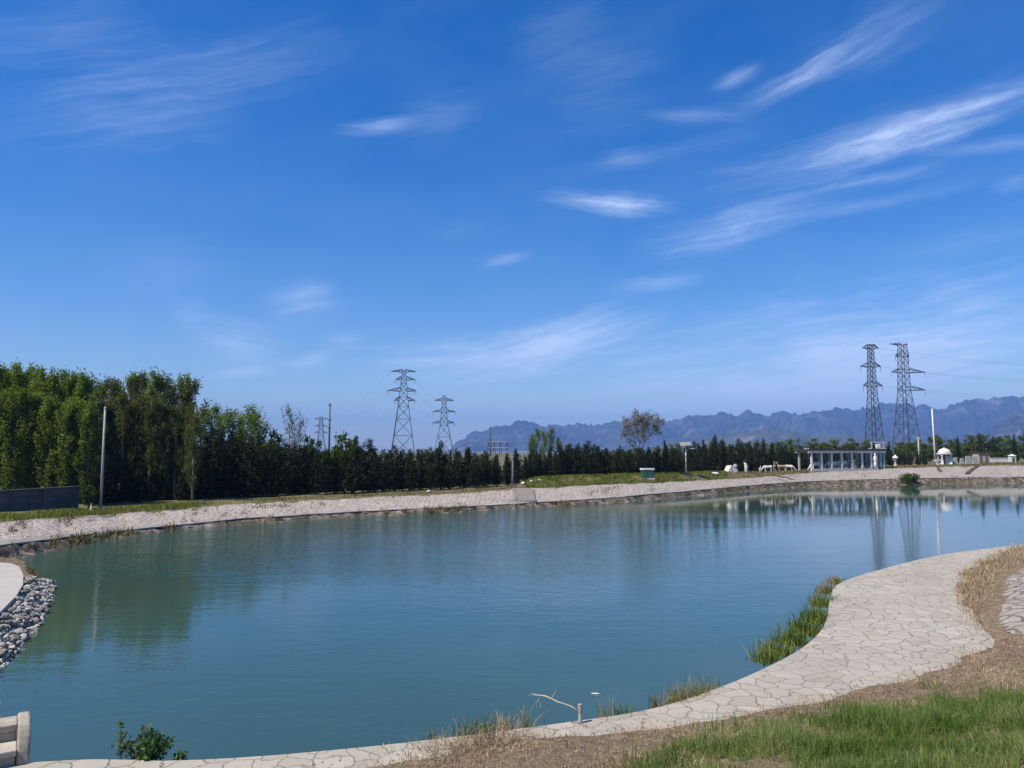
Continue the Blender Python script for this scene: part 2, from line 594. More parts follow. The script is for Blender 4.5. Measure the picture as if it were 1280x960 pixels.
def vnoise(x, y, seed=0):
    """numpy value noise, -1..1"""
    xi, yi = np.floor(x).astype(np.int64), np.floor(y).astype(np.int64)
    fx, fy = x - xi, y - yi
    fx, fy = fx * fx * (3 - 2 * fx), fy * fy * (3 - 2 * fy)

    def h(a, b):
        n = (a * 374761393 + b * 668265263 + seed * 1442695041) & 0x7fffffff
        n = ((n ^ (n >> 13)) * 1274126177) & 0x7fffffff
        return ((n ^ (n >> 16)) & 0xffff) / 32767.5 - 1
    return (h(xi, yi) * (1 - fx) + h(xi + 1, yi) * fx) * (1 - fy) + (h(xi, yi + 1) * (1 - fx) + h(xi + 1, yi + 1) * fx) * fy


def fbm(x, y, seed=0, o=4):
    r, a = 0, 1.0
    for i in range(o):
        r = r + a * vnoise(x * 2 ** i, y * 2 ** i, seed + i * 17)
        a *= 0.5
    return r


def seg_dist(px, py, poly):
    """distance of points to an open polyline (numpy)"""
    d = np.full(px.shape, 1e9)
    for (ax, ay), (bx, by) in zip(poly[:-1], poly[1:]):
        vx, vy = bx - ax, by - ay
        t = np.clip(((px - ax) * vx + (py - ay) * vy) / (vx * vx + vy * vy), 0, 1)
        d = np.minimum(d, np.hypot(px - ax - t * vx, py - ay - t * vy))
    return d


def inside(px, py, poly):
    c = np.zeros(px.shape, bool)
    n = len(poly)
    for i in range(n):
        (ax, ay), (bx, by) = poly[i], poly[(i + 1) % n]
        hit = ((ay > py) != (by > py)) & (px < (bx - ax) * (py - ay) / ((by - ay) if by != ay else 1e-9) + ax)
        c ^= hit
    return c


def smooth_line(pts, step=0.3):
    """Catmull-Rom through 2-D points, resampled"""
    P = [np.array(p, float) for p in pts]
    P = [2 * P[0] - P[1]] + P + [2 * P[-1] - P[-2]]
    res = []
    for i in range(1, len(P) - 2):
        L = np.linalg.norm(P[i + 1] - P[i])
        k = max(2, int(L / step))
        for j in range(k):
            t = j / k
            res.append(0.5 * ((2 * P[i]) + (-P[i - 1] + P[i + 1]) * t + (2 * P[i - 1] - 5 * P[i] + 4 * P[i + 1] - P[i + 2]) * t * t
                              + (-P[i - 1] + 3 * P[i] - 3 * P[i + 1] + P[i + 2]) * t ** 3))
    res.append(P[-2])
    return [tuple(r) for r in res]


# ------------------------------------------------------------------ the setting: pond, path, banks, plain
PATH_Z = 0.45
inner_px = [(120, 949), (200, 951), (300, 947), (400, 939), (500, 929), (600, 917), (700, 904), (800, 889), (870, 870), (950, 838), (1008, 806),
            (1032, 778), (1038, 748), (1050, 729), (1100, 712), (1180, 693), (1280, 680)]
inner = [(-13, 10.75), (-8, 10.35)] + [tuple(at_z(x, y, PATH_Z)[:2]) for x, y in inner_px] + [(33, 41), (52, 50), (80, 58), (110, 66)]
outer_px = [(380, 963), (500, 946), (600, 931), (700, 917), (800, 905), (880, 895), (960, 882), (1050, 868), (1100, 852), (1180, 838), (1216, 815), (1226, 795),
            (1208, 770), (1198, 742), (1206, 716), (1230, 699), (1260, 689), (1290, 684)]
outer = [(-14, 7.6), (-8, 8.2), (-5, 8.95)] + [tuple(at_z(x, y, PATH_Z)[:2]) for x, y in outer_px] + [(34, 36), (54, 45), (82, 53), (112, 61)]
inner_s = smooth_line(inner, 0.35)
outer_s = smooth_line(outer, 0.35)
hill_poly = outer_s + [(130, 50), (130, -60), (-60, -60), (-60, 4), (-20, 7)]


def hill_s(x, y):
    d = seg_dist(x, y, outer_s)
    return np.where(inside(x, y, hill_poly), d, -d)


def hill_z(x, y, fine_=True):
    s = hill_s(x, y)
    s = s + 0.18 * fbm(x * 0.9, y * 0.9, 3, 4 if fine_ else 1)
    sp = np.maximum(s, 0)
    rise = 2.45 * (1 - np.exp(-(sp * 0.245 / 2.45) ** 1.25 * 1.1))
    z = PATH_Z - 0.01 + rise
    z = z + (0.035 * fbm(x * 2.5, y * 2.5, 5, 2) * smoothstep(0, 0.8, sp) if fine_ else 0) + 0.10 * fbm(x * 0.5, y * 0.5, 9, 3 if fine_ else 2) * smoothstep(0.3, 3, sp)
    return np.where(s < 0, PATH_Z - 0.01 + np.maximum(s, -1.6) * 0.5, z)


def grid_mesh(name, x0, x1, y0, y1, step, zf, mat, keep=None, kind='structure'):
    xs, ys = np.arange(x0, x1 + step / 2, step), np.arange(y0, y1 + step / 2, step)
    gx, gy = np.meshgrid(xs, ys)
    gz = zf(gx, gy)
    nx, ny = len(xs), len(ys)
    idx = np.arange(nx * ny).reshape(ny, nx)
    q = np.stack([idx[:-1, :-1], idx[:-1, 1:], idx[1:, 1:], idx[1:, :-1]], -1).reshape(-1, 4)
    if keep is not None:
        k = keep(gx, gy).ravel()
        q = q[k[q].all(1)]
    used = np.unique(q)
    re = np.full(nx * ny, -1)
    re[used] = np.arange(len(used))
    v = np.stack([gx.ravel(), gy.ravel(), gz.ravel()], -1)[used]
    o = mk(name, v, re[q], mat, smooth=True)
    if kind:
        o['kind'] = kind
    return o


grid_mesh('hillside', -26, 46, -24, 44, 0.2, hill_z, M['soil'], lambda x, y: hill_s(x, y) > -0.9)


def hill_hit(px, py):
    d = px_dir(px, py)
    t = np.arange(2, 80, 0.02)
    x, y, z = d.x * t, d.y * t, CAM_H + d.z * t
    h = hill_z(x, y)
    i = int(np.argmax(z < h))
    return Vector((x[i], y[i], h[i]))


# stone path: top sheet and the low wall down into the water
pv = [(x, y, PATH_Z) for x, y in inner_s] + [(x, y, PATH_Z) for x, y in reversed([(a, b - 0.5) for a, b in outer_s])]
bm = bmesh.new()
bv = [bm.verts.new(p) for p in pv]
fc = bm.faces.new(bv)
bmesh.ops.triangulate(bm, faces=[fc])
# kerb stones' drop
n_in = len(inner_s)
low = []
for i, (x, y) in enumerate(inner_s):
    low.append(bm.verts.new((x - 0.06, y + 0.10, -0.7)))
for i in range(n_in - 1):
    bm.faces.new((bv[i + 1], bv[i], low[i], low[i + 1]))
bmesh.ops.recalc_face_normals(bm, faces=bm.faces)
me = bpy.data.meshes.new('path')
bm.to_mesh(me)
bm.free()
me.materials.append(M['path'])
path_o = bpy.data.objects.new('path', me)
COL.objects.link(path_o)
path_o['kind'] = 'structure'

# pale edging course along the water side of the path
def strip(name, line, w0, w1, z, mat, zdrop=0.0):
    vs, fs = [], []
    L = [Vector((x, y, 0)) for x, y in line]
    for i, p in enumerate(L):
        d = (L[min(i + 1, len(L) - 1)] - L[max(i - 1, 0)]).normalized()
        nrm = Vector((-d.y, d.x, 0))
        a, b = p + nrm * w0, p + nrm * w1
        vs += [(a.x, a.y, z - zdrop), (a.x, a.y, z), (b.x, b.y, z)]
    for i in range(len(L) - 1):
        for k in range(2):
            fs.append((i * 3 + k, (i + 1) * 3 + k, (i + 1) * 3 + k + 1, i * 3 + k + 1))
    return mk(name, vs, fs, mat)



# far bank, lofted along the shore: [px, y water, y ledge, y top]
ST = [(0, 703, 681, 653), (60, 690, 674, 648), (150, 672, 663, 642), (300, 656, 648, 630), (450, 646, 639, 623), (560, 641, 634, 618), (640, 636.5, 629.5, 612),
      (750, 630, 623, 606), (850, 622, 614.5, 602), (950, 613, 605.5, 596.5), (1010, 609, 601.5, 591), (1100, 607, 598.5, 586), (1200, 605, 597, 583), (1280, 604, 596, 582), (1380, 603.5, 595, 581)]
rows = []
for px, yw, yl, yt in ST:
    W_ = at_z(px, yw, 0)
    Dl = W_.y * 1.0 + max(1.2, W_.y * 0.02)
    Lp = at_d(px, yl, Dl)
    run = 4.6 + 4.5 * (px / 1280)
    T = at_d(px, yt, Dl + run)
    rows.append((px, np.array(W_), np.array(Lp), np.array(T)))
# continue out of the frame on both sides
def ext(px, D, zl, zt, sgn):
    u = (px - 640) / F
    a = np.array((u * D, D, 0.0))
    dirv = a / np.linalg.norm(a)
    return (px, a, a + dirv * 1.6 + np.array((0, 0, zl)), a + dirv * 7 + np.array((0, 0, zt)))
rows = [ext(-1500, 13, .5, 1.1, -1), ext(-900, 19, .5, 1.1, -1), ext(-400, 24.5, .5, 1.1, -1), ext(-150, 27.5, .5, 1.08, -1)] + rows + \
       [ext(1600, 108, .9, 2.4, 1), ext(2000, 95, .9, 2.4, 1), ext(2600, 75, .9, 2.4, 1)]
KX = np.array([r[0] for r in rows], float)
KW, KL, KT = (np.array([r[i] for r in rows]) for i in (1, 2, 3))


def interp(px, A):
    return np.stack([np.interp(px, KX, A[:, i]) for i in range(3)], -1)


PXS = np.concatenate([np.arange(-1500, -200, 25), np.arange(-200, 1480, 2.5), np.arange(1480, 2600, 20)])
Wl, Ll, Tl = interp(PXS, KW), interp(PXS, KL), interp(PXS, KT)


def smooth_rows(A, k=9):
    ker = np.hanning(k + 2)[1:-1]
    ker /= ker.sum()
    B = A.copy()
    for i in range(3):
        B[:, i] = np.convolve(np.pad(A[:, i], k // 2, mode='edge'), ker, 'valid')
    return B


Wl, Ll, Tl = smooth_rows(Wl, 15), smooth_rows(Ll, 15), smooth_rows(Tl, 15)


def loft(name, rws, mat, noise_amp=0.0, seed=0, nscale=1.2):
    v = np.concatenate(rws)
    k = len(PXS)
    if noise_amp:
        am = np.concatenate([np.full(k, a) for a in noise_amp])
        v = v.copy()
        v[:, 2] += am * fbm(v[:, 0] * nscale, v[:, 1] * nscale, seed, 4)
        v[:, 1] += am * 0.8 * fbm(v[:, 0] * nscale + 40, v[:, 1] * nscale, seed + 5, 4)
    f = []
    for r in range(len(rws) - 1):
        a = np.arange(k - 1) + r * k
        f.append(np.stack([a, a + 1, a + 1 + k, a + k], -1))
    o = mk(name, v, np.concatenate(f), mat, smooth='ledge' not in name)
    o['kind'] = 'structure'
    return o


D2 = Ll + (Ll - Wl) / np.linalg.norm((Ll - Wl)[:, :2], axis=1)[:, None] * np.array([1, 1, 0]) * 0.55
sub = lambda A, B, t: A + (B - A) * t
dn = np.array([0, 0, -1.0])
back = Wl - (Ll - Wl) * 0.35 + dn * 0.35
toe_rows = [back] + [sub(Wl, Ll, t) + np.array([0, 0, 1]) * (0.22 * math.sin(math.pi * min(t, .9)) * -1) for t in (0, .15, .3, .45, .6, .75, .9)] + [Ll + dn * 0.10]
loft('shore_toe', toe_rows, M['rubble'], [.05, .10, .14, .16, .16, .16, .14, .1, .03], 11, 1.6)
D2[:, 2] = Ll[:, 2] + 0.10
loft('shore_ledge', [Ll + dn * 0.07, Ll, D2], M['ledge'], [.02, .015, .02], 21, 0.6)
sl = [sub(D2, Tl, t) for t in (0, .14, .28, .42, .56, .7, .85, 1)]
sl[0] = sl[0] + dn * 0.02
loft('bank_slope', sl, M['bank_stone'], [.0, .06, .09, .10, .10, .09, .07, .05], 31, 1.1)

# plain behind: from the bank top out to the horizon
dirs = Tl[:, :2] / np.linalg.norm(Tl[:, :2], axis=1)[:, None]
prow = []


def swell(px, k):
    return np.interp(px, [640, 670, 880, 960, 1010], [0, .62, .62, .30, .05]) * smoothstep(0.2, 3.2, np.asarray(k, float)) * (1 - smoothstep(8, 30, np.asarray(k, float)))


r0 = np.linalg.norm(Tl[:, :2], axis=1)
ZG = Tl[:, 2]
for k in (-0.6, 0.6, 1.3, 2, 3, 4, 7, 11, 16, 24, 36, 55, 90, 150, 300, 700, 1800, 5000, 9000):
    r = r0 + k
    z = ZG + (0.10 if k > 0 else -0.12) * (1 if k < 1 else 1) + (2.0 - ZG) * float(smoothstep(20, 300, np.array(k))) + swell(PXS, k)
    prow.append(np.stack([dirs[:, 0] * r, dirs[:, 1] * r, z], -1))
loft('plain_ground', prow, M['plain'], [.03, .05, .06, .06, .06, .06, .06, .06, .06] + [0] * 10, 41, 0.5)


def ground_at(px, D):
    """point on the plain behind the far bank in the direction of image column px at depth D"""
    T = interp(np.array([px]), KT)[0]
    u = (px - 640) / F
    k = math.hypot(u * D, D) - math.hypot(T[0], T[1])
    z = T[2] + 0.10 + (2.0 - T[2]) * float(smoothstep(20, 300, np.array(k))) + float(swell(px, k))
    u = (px - 640) / F * 1.006
    return Vector((u * D, D, z))


def top_d(px):
    return float(interp(np.array([px]), KT)[0][1])


def height_to(px, ytop, D):
    return at_d(px, ytop, D).z - ground_at(px, D).z


# near left shore
shore_px = [(0, 835), (30, 806), (50, 776), (62, 746), (60, 733), (44, 722), (34, 708)]
lshore = [(-7.2, 11.9), (-8.6, 13.4)] + [tuple(at_z(x, y, 0)[:2]) for x, y in shore_px] + [(-21.5, 33.5), (-26, 36)]
lshore_s = smooth_line(lshore, 0.4)
lpoly = lshore_s + [(-60, 40), (-60, 8), (-9, 8), (-9, 11)]


def left_z(x, y):
    d = seg_dist(x, y, lshore_s)
    s = np.where(inside(x, y, lpoly), d, -d) + 0.12 * fbm(x * 1.5, y * 1.5, 77, 3)
    z = np.where(s > 0, 0.52 * smoothstep(0, 1.7, s), np.maximum(s, -2) * 0.45)
    return z + 0.05 * fbm(x * 2, y * 2, 78, 3)


grid_mesh('shore_ground', -46, -7.0, 11.0, 36, 0.25, left_z, M['soil'],
          lambda x, y: (np.where(inside(x, y, lpoly), 1, -1) * seg_dist(x, y, lshore_s) > -1.5) & (x < -7.0 - (y - 11) * 0.15))
slab_px = [(-160, 703), (0, 703), (14, 704), (24, 708), (29, 718), (29, 730), (20, 745), (0, 765), (-60, 815)]
sp_ = [at_z(x, y, 0.60) for x, y in slab_px] + [Vector((-24, 12.4, .6)), Vector((-34, 22, .6))]
k_ = len(sp_)
mk('shore_path', [(*p[:2], 0.60) for p in sp_] + [(*p[:2], 0.30) for p in sp_], [tuple(range(k_ - 1, -1, -1))] + [(i, (i + 1) % k_, (i + 1) % k_ + k_, i + k_) for i in range(k_)],
   M['slab'])['kind'] = 'structure'

def gully(pts, w, label):
    vs, fs = [], []
    for i, (px, t_) in enumerate(pts):
        P = interp(np.array([px]), KL)[0] * (1 - t_) + interp(np.array([px]), KT)[0] * t_
        ww = w * (1 - .25 * math.sin(i * 2.1))
        sd_ = np.array([1.0, -.1, 0]) * ww / 2
        z = np.array([0, 0, .15])
        vs += [tuple(P - sd_ + z), tuple(P + z * .55), tuple(P + sd_ + z)]
        vs += [tuple(P - sd_ - z * 2), tuple(P - z * 2), tuple(P + sd_ - z * 2)]
    for i in range(len(pts) - 1):
        a, b_ = i * 6, i * 6 + 6
        fs += [(a, a + 1, b_ + 1, b_), (a + 1, a + 2, b_ + 2, b_ + 1), (a, b_, b_ + 3, a + 3), (a + 2, a + 5, b_ + 5, b_ + 2)]
    o = mk('drain_gully', vs, fs, M['gully'])
    tag(o, label, 'gully', 'drain gullies on the far bank')


M['chute'] = mat_noise('chute_concrete', (.16, .145, .13), (.25, .225, .20), 2.5, .9, .3, .02)
M['gully'] = mat_noise('gully_mud', (.03, .024, .016), (.14, .11, .08), 1.5, .95, .6, .05)
gully([(966, 1.0), (971, .85), (977, .62), (984, .42), (990, .22)], .55, 'dark diagonal gully below the animal statues')
gully([(1171, 1.0), (1172.5, .8), (1174, .55)], .5, 'short dark gully below the domed pavilion')
gully([(1222, 1.0), (1218, .8), (1213, .55), (1209, .3)], .55, 'dark diagonal gully below the tan hut')
P0, P1 = (interp(np.array([x]), KL)[0] * (1 - t_) + interp(np.array([x]), KT)[0] * t_ for x, t_ in ((655, .06), (652, .99)))
k = MB()
for e, w0, h0 in ((0, .75, .10), (-.80, .10, .13), (.80, .10, .13)):
    vs = [tuple(P + np.array([e + sg * w0, 0, zz])) for P in (P0, P1) for sg in (-1, 1) for zz in (h0, -.3)]
    k.add(vs, [(0, 2, 6, 4), (0, 4, 5, 1), (2, 3, 7, 6), (0, 1, 3, 2), (4, 6, 7, 5)])
tag(k.build('drain_chute', M['chute']), 'grey concrete drain chute on the bank below the grey marker post', 'chute')

# water and what lies below everything
mk('water', [(-60, 3, 0), (160, 3, 0), (160, 150, 0), (-60, 150, 0)], [(0, 1, 2, 3)], M['water'])['kind'] = 'structure'
mk('pond_bed', [(-9500, -9500, -1.9), (9500, -9500, -1.9), (9500, 9500, -1.9), (-9500, 9500, -1.9)], [(0, 1, 2, 3)], M['bed'])['kind'] = 'structure'

# pitched stone facing on the hillside beyond the path
pp = [(1232, 800), (1226, 774), (1229, 750), (1240, 729), (1254, 716), (1280, 704)]
pw = [tuple(hill_hit(x, y)[:2]) for x, y in pp] + [(31, 31), (44, 38), (44, 30), (30, 22), (17.5, 14.5)]
grid_mesh('stone_facing', 8, 44, 12, 40, 0.12, lambda x, y: hill_z(x, y, False) - 0.10 + 0.17 * smoothstep(0, .7, seg_dist(x, y, pw[-3:] + pw[:7]) + .25 * vnoise(x * 1.3, y * 1.3, 1)) + 0.02 * vnoise(x * 1.6, y * 1.6, 4), M['pitch_stone'],
          lambda x, y: inside(x, y, pw) & (hill_s(x, y) > 0.5))

# ------------------------------------------------------------------ mountains
def ridge(name, prof, D0, D1, seed, mat, amp=0.25, px_step=1.0, nrow=34):
    xs = np.arange(prof[0][0], prof[-1][0] + 1, px_step)
    ys = np.interp(xs, [p[0] for p in prof], [p[1] for p in prof])
    y_s = ys
    ys = ys + 2.2 * vnoise(xs / 11, xs * 0 + seed, seed) + 1.5 * vnoise(xs / 3.5, xs * 0 + seed, seed + 1) + .6 * vnoise(xs / 1.6, xs * 0, seed + 2)
    v = []
    ts = list(np.linspace(0, 1, nrow)) + [1.15, 1.4]
    for t_ in ts:
        w_ = min(1, t_) ** 5
        for x, y in zip(xs, y_s + (ys - y_s) * w_):
            top = at_d(x, y, D1)
            D = D0 + (D1 - D0) * t_
            u = top.x / top.y
            H = top.z
            if t_ <= 1:
                h = H * (0.04 + 0.96 * t_ ** 1.05)
                rn = abs(float(fbm(np.array(u * 22.0 + t_ * 0.4), np.array(t_ * 2.6), seed, 4)))
                h -= H * amp * rn * (1 - t_) ** 0.35 * min(1, t_ * 3)
                # cliff bands
                h += H * .20 * float(fbm(np.array(u * 60), np.array(t_ * 5.0), seed + 30, 4)) * min(1, t_ * 3) * (1 - t_) ** .4
            else:
                h = H * (1 - (t_ - 1) * 1.8)
            v.append((u * D, D, max(h, -5)))
    k = len(xs)
    f = [(r * k + i, r * k + i + 1, (r + 1) * k + i + 1, (r + 1) * k + i) for r in range(len(ts) - 1) for i in range(k - 1)]
    o = mk(name, v, f, mat, smooth=False)
    o['kind'] = 'structure'
    return o


ridge('mountain_range', [(548, 566), (562, 562), (572, 553), (580, 546), (590, 541), (605, 537), (625, 532), (645, 527), (655, 525), (670, 530), (690, 532), (720, 529), (750, 531), (770, 528), (800, 529),
                         (830, 526), (850, 522), (880, 519), (900, 517), (920, 519), (935, 514), (960, 519), (980, 515), (1000, 518), (1020, 514), (1050, 510), (1075, 512),
                         (1100, 505), (1115, 503), (1150, 507), (1180, 512), (1195, 503), (1220, 499), (1250, 496), (1280, 495), (1330, 492), (1450, 505), (1600, 520)], 4300, 5600, 3, M['mount'])
ridge('foothills', [(800, 566), (840, 556), (880, 548), (910, 544), (935, 539), (960, 536), (985, 539), (1010, 543), (1050, 541), (1100, 546), (1150, 552), (1200, 556), (1260, 562)], 2600, 3300, 12, M['quarry'], 0.2, 2, 20)
ridge('near_hill', [(1195, 566), (1225, 551), (1245, 533), (1257, 521), (1268, 516), (1290, 514), (1330, 500), (1450, 496), (1600, 510)], 2800, 3600, 8, M['mount'], 0.25, 2, 24)

# pale-blue air between here and the mountains
hm = bpy.data.materials.new('air')
hm.use_nodes = True
t = hm.node_tree
t.nodes.clear()
ov = t.nodes.new('ShaderNodeOutputMaterial')
pv_ = t.nodes.new('ShaderNodeVolumePrincipled')
pv_.inputs['Color'].default_value = (0.24, 0.47, 1.0, 1)
pv_.inputs['Density'].default_value = 0.00017
pv_.inputs['Anisotropy'].default_value = 0.0
t.links.new(pv_.outputs[0], ov.inputs['Volume'])
hb = MB()
hb.box(-9900, 9900, -9900, 9900, -3, 450)
hz = hb.build('haze', hm)
hz['kind'] = 'stuff'


# ------------------------------------------------------------------ vegetation
def leaf_quads(c, size, r, tilt=None, aspect=0.6):
    """one bent-looking rhombus per point. c (N,3), size (N,), tilt = preferred axis (N,3)"""
    n = len(c)
    a = r.normal(size=(n, 3))
    if tilt is not None:
        a = a * 0.55 + tilt
    a /= np.linalg.norm(a, axis=1)[:, None]
    b = np.cross(a, r.normal(size=(n, 3)))
    b /= np.linalg.norm(b, axis=1)[:, None] + 1e-9
    s = size[:, None]
    v = np.stack([c - a * s * 0.5, c + b * s * aspect * 0.5, c + a * s * 0.5, c - b * s * aspect * 0.5], 1).reshape(-1, 3)
    f = np.arange(n * 4).reshape(-1, 4)
    return v, f


def crown_mesh(name, pts, size, mat, r, tilt=None, aspect=0.6, clump=None):
    v, f = leaf_quads(pts, size, r, tilt, aspect)
    rv = r.random(len(pts)) if clump is None else np.clip(clump + r.normal(size=len(pts)) * 0.16, 0, 1)
    return mesh_of(name, v, f, mat, rnd=np.repeat(rv, 4))


def conifer_proto(r, H=6.0, Rb=0.95, n=1500, slim=0.8):
    # whorls of upswept sprays round a leader
    pts, til, cl = [], [], []
    nb = 95
    for i in range(nb):
        z0 = H * (0.03 + 0.94 * (i / nb) ** 0.95)
        az_ = r.random() * 6.283
        L = Rb * (1 - (z0 / H)) ** slim * (0.75 + 0.45 * r.random()) + 0.08
        k = max(4, int(n / nb * (0.4 + 1.2 * (1 - z0 / H))))
        t = r.random(k) ** 0.7
        sp = (0.10 + 0.16 * (1 - t)) * (1.1 - .75 * z0 / H)
        x = np.cos(az_) * L * t + r.normal(size=k) * sp
        y = np.sin(az_) * L * t + r.normal(size=k) * sp
        z = z0 + L * 0.55 * t ** 1.6 + r.normal(size=k) * 0.13
        pts.append(np.stack([x, y, np.minimum(z, H)], -1))
        til.append(np.stack([np.full(k, np.cos(az_) * .6), np.full(k, np.sin(az_) * .6), np.full(k, 0.9)], -1))
        cl.append(np.full(k, r.random()) * 0.6 + 0.4 * t)
    pts, til, cl = np.concatenate(pts), np.concatenate(til), np.concatenate(cl)
    crown = crown_mesh('crown', pts, (0.14 + 0.20 * r.random(len(pts))) * (1.15 - .55 * pts[:, 2] / H), M['conifer'], r, til, 0.5, cl)
    tb = MB()
    tb.tube([(0, 0, -0.1), (0.02, 0, H * .4), (0, 0.02, H * .95)], [.09, .06, .012], 7)
    return mesh_of('trunk', tb.v, tb.f, M['bark'], True), crown


def upright_proto(r, H=11.0, Rb=1.0, nl=2600, mat='poplar', limbs=22, first=0.12, leaf=0.20, bark='bark_pale', spread=0.34, ragged=0.25):
    """poplar: straight stem, steep limbs, leaf clumps along them"""
    tb = MB()
    lean = r.normal(size=2) * 0.15
    stem = [(lean[0] * t * t + 0.05 * math.sin(6 * t), lean[1] * t * t, H * 0.97 * t) for t in np.linspace(0, 1, 9)]
    stem[0] = (0, 0, -0.15)
    tb.tube(stem, [.12 * (1 - t) ** .8 + .012 for t in np.linspace(0, 1, 9)], 7)
    pts, cl = [], []
    for i in range(limbs):
        t0 = first + (0.93 - first) * (i + r.random()) / limbs
        z0 = H * t0
        a = r.random() * 6.283
        env = Rb * (math.sin(math.pi * min(1, (t0 - first * .4) * .92 + .12)) ** .6) * (1 - ragged + 2 * ragged * r.random())
        L = env / spread * 0.8
        L = min(L, (H - z0) * 0.92 + .1)
        p = []
        for t in np.linspace(0, 1, 5):
            rr = env * (t ** 0.75)
            p.append((math.cos(a) * rr, math.sin(a) * rr, z0 + L * (0.35 * t + 0.65 * t * t)))
        tb.tube(p, [.045 * (1 - t0) + .02, .035 * (1 - t0) + .014, .022, .014, .006], 5, False)
        k = int(nl / limbs)
        ncl = 6
        cc = r.random(ncl)
        tt = r.random(ncl) * .85 + .2
        which = r.integers(0, ncl, k)
        tpos = np.clip(tt[which] + r.normal(size=k) * .10, 0.05, 1.04)
        P = np.array(p)
        seg = np.clip(tpos * 4, 0, 3.999)
        i0 = seg.astype(int)
        fr = (seg - i0)[:, None]
        q = P[i0] * (1 - fr) + P[np.minimum(i0 + 1, 4)] * fr
        q = q + r.normal(size=(k, 3)) * np.array([.15, .15, .24]) * (0.6 + 0.5 * Rb)
        pts.append(q)
        cl.append(cc[which])
    pts, cl = np.concatenate(pts), np.concatenate(cl)
    crown = crown_mesh('crown', pts, leaf * (0.7 + 0.7 * r.random(len(pts))), M[mat], r, None, 0.75, cl)
    return mesh_of('trunk', tb.v, tb.f, M[bark], True), crown


def round_proto(r, H=6.0, Rb=2.0, nl=3500, mat='broad', zc=0.58, leaf=0.24, bark='bark', nclump=34, fl=0.75):
    tb = MB()
    pts, cl = [], []
    zt = H * (zc - .25)
    tb.tube([(0, 0, -.15), (.03, .02, zt * .5), (0, 0, zt), (0, 0, H * zc)], [.16, .13, .11, .05], 8)
    for i in range(nclump):
        d = r.normal(size=3)
        d /= np.linalg.norm(d)
        rad = r.random() ** 0.4
        c = np.array([d[0] * Rb * rad * .85, d[1] * Rb * rad * .85, H * zc + d[2] * H * (1 - zc) * .88 * rad])
        c[2] = max(c[2], H * .12)
        if i % 2 == 0:
            tb.tube([(0, 0, zt * (.6 + .5 * r.random())), tuple(c * np.array([.5, .5, .5]) + np.array([0, 0, zt * .5])), tuple(c)], [.06, .035, .01], 5, False)
        k = int(nl / nclump)
        s = Rb * .26 * (.7 + .6 * r.random())
        q = c + r.normal(size=(k, 3)) * s * np.array([1, 1, fl]) * .6
        pts.append(q)
        cl.append(np.full(k, r.random()))
    pts, cl = np.concatenate(pts), np.concatenate(cl)
    pts[:, 2] = np.clip(pts[:, 2], 0.1, H)
    crown = crown_mesh('crown', pts, leaf * (.7 + .7 * r.random(len(pts))), M[mat], r, None, .75, cl)
    return mesh_of('trunk', tb.v, tb.f, M[bark], True), crown


def bare_proto(r, H=8.0, Rb=2.6, mat='budding', depth=5, leaves=2600):
    tb = MB()
    tips = []

    def grow(p, d, L, rad, k):
        n = 3
        pts, q = [p], p
        for i in range(n):
            d = (d + Vector(r.normal(size=3)) * 0.16 + Vector((0, 0, .03))).normalized()
            q = q + d * (L / n)
            pts.append(q)
        tb.tube(pts, [rad * (1 - .4 * i / n) for i in range(n + 1)], 5, False)
        if k <= 2:
            tips.extend(pts[1:])
        if k == 0:
            return
        for j in range(3 if k > 1 else 4):
            ax = Vector(r.normal(size=3)).normalized()
            nd = (Matrix.Rotation(R(22 + 24 * r.random()) * (1 if r.random() < .5 else -1), 3, ax) @ d).normalized()
            grow(q, nd, L * (.66 + .2 * r.random()), rad * .58, k - 1)
    zt = H * .33
    tb.tube([(0, 0, -.2), (.05, 0, zt)], [.2, .15], 8)
    for j in range(5):
        a = j * 1.257 + r.random() * .6
        grow(Vector((.05, 0, zt - .3 * r.random())), Vector((math.cos(a) * .75, math.sin(a) * .75, .9)).normalized(), H * .24, .085, depth - 1)
    v = np.array(tb.v)
    # fit crown
    sc = (H / v[:, 2].max())
    rr = np.percentile(np.hypot(v[:, 0], v[:, 1]), 98)
    k = np.array([Rb / rr, Rb / rr, sc])
    v = v * k
    T = np.array([tuple(p) for p in tips]) * k
    idx = r.integers(0, len(T), leaves)
    q = T[idx] + r.normal(size=(leaves, 3)) * .13
    crown = crown_mesh('crown', q, .10 + .09 * r.random(leaves), M[mat], r, None, .7)
    return mesh_of('trunk', v, tb.f, M['twig'], True), crown


PROTO = {
    'conifer': [conifer_proto(np.random.default_rng(100 + i), 6.0, [.95, 1.1, .85, 1.0, .9, 1.15][i], [2300, 2600, 2000, 2400, 2100, 2600][i], [.8, .7, .9, .75, .85, .65][i]) for i in range(6)],
    'poplar': [upright_proto(np.random.default_rng(200 + i), 11, [1.0, .9, 1.15, .95, 1.05][i], 7000, 'poplar', 30, .08, .155) for i in range(5)],
    'poplar_dull': [upright_proto(np.random.default_rng(220 + i), 11, [.95, .85, 1.0, .9][i], 4600, 'poplar_dull', 28, .10, .145, ragged=.35) for i in range(4)],
    'slim': [upright_proto(np.random.default_rng(240 + i), 8, .7, 2800, 'poplar', 22, .15, .125) for i in range(3)],
    'feather': [upright_proto(np.random.default_rng(260), 9, 1.3, 900, 'fargreen', 26, .2, .17, spread=.42, ragged=.4)],
    'broad': [round_proto(np.random.default_rng(300 + i), 6, [1.9, 1.6, 2.1][i], 4200, 'broad', .56) for i in range(3)],
    'fargreen': [round_proto(np.random.default_rng(320 + i), 5, [1.9, 1.6, 2.2, 1.4][i], 2600, 'fargreen', .5, .26) for i in range(4)],
}


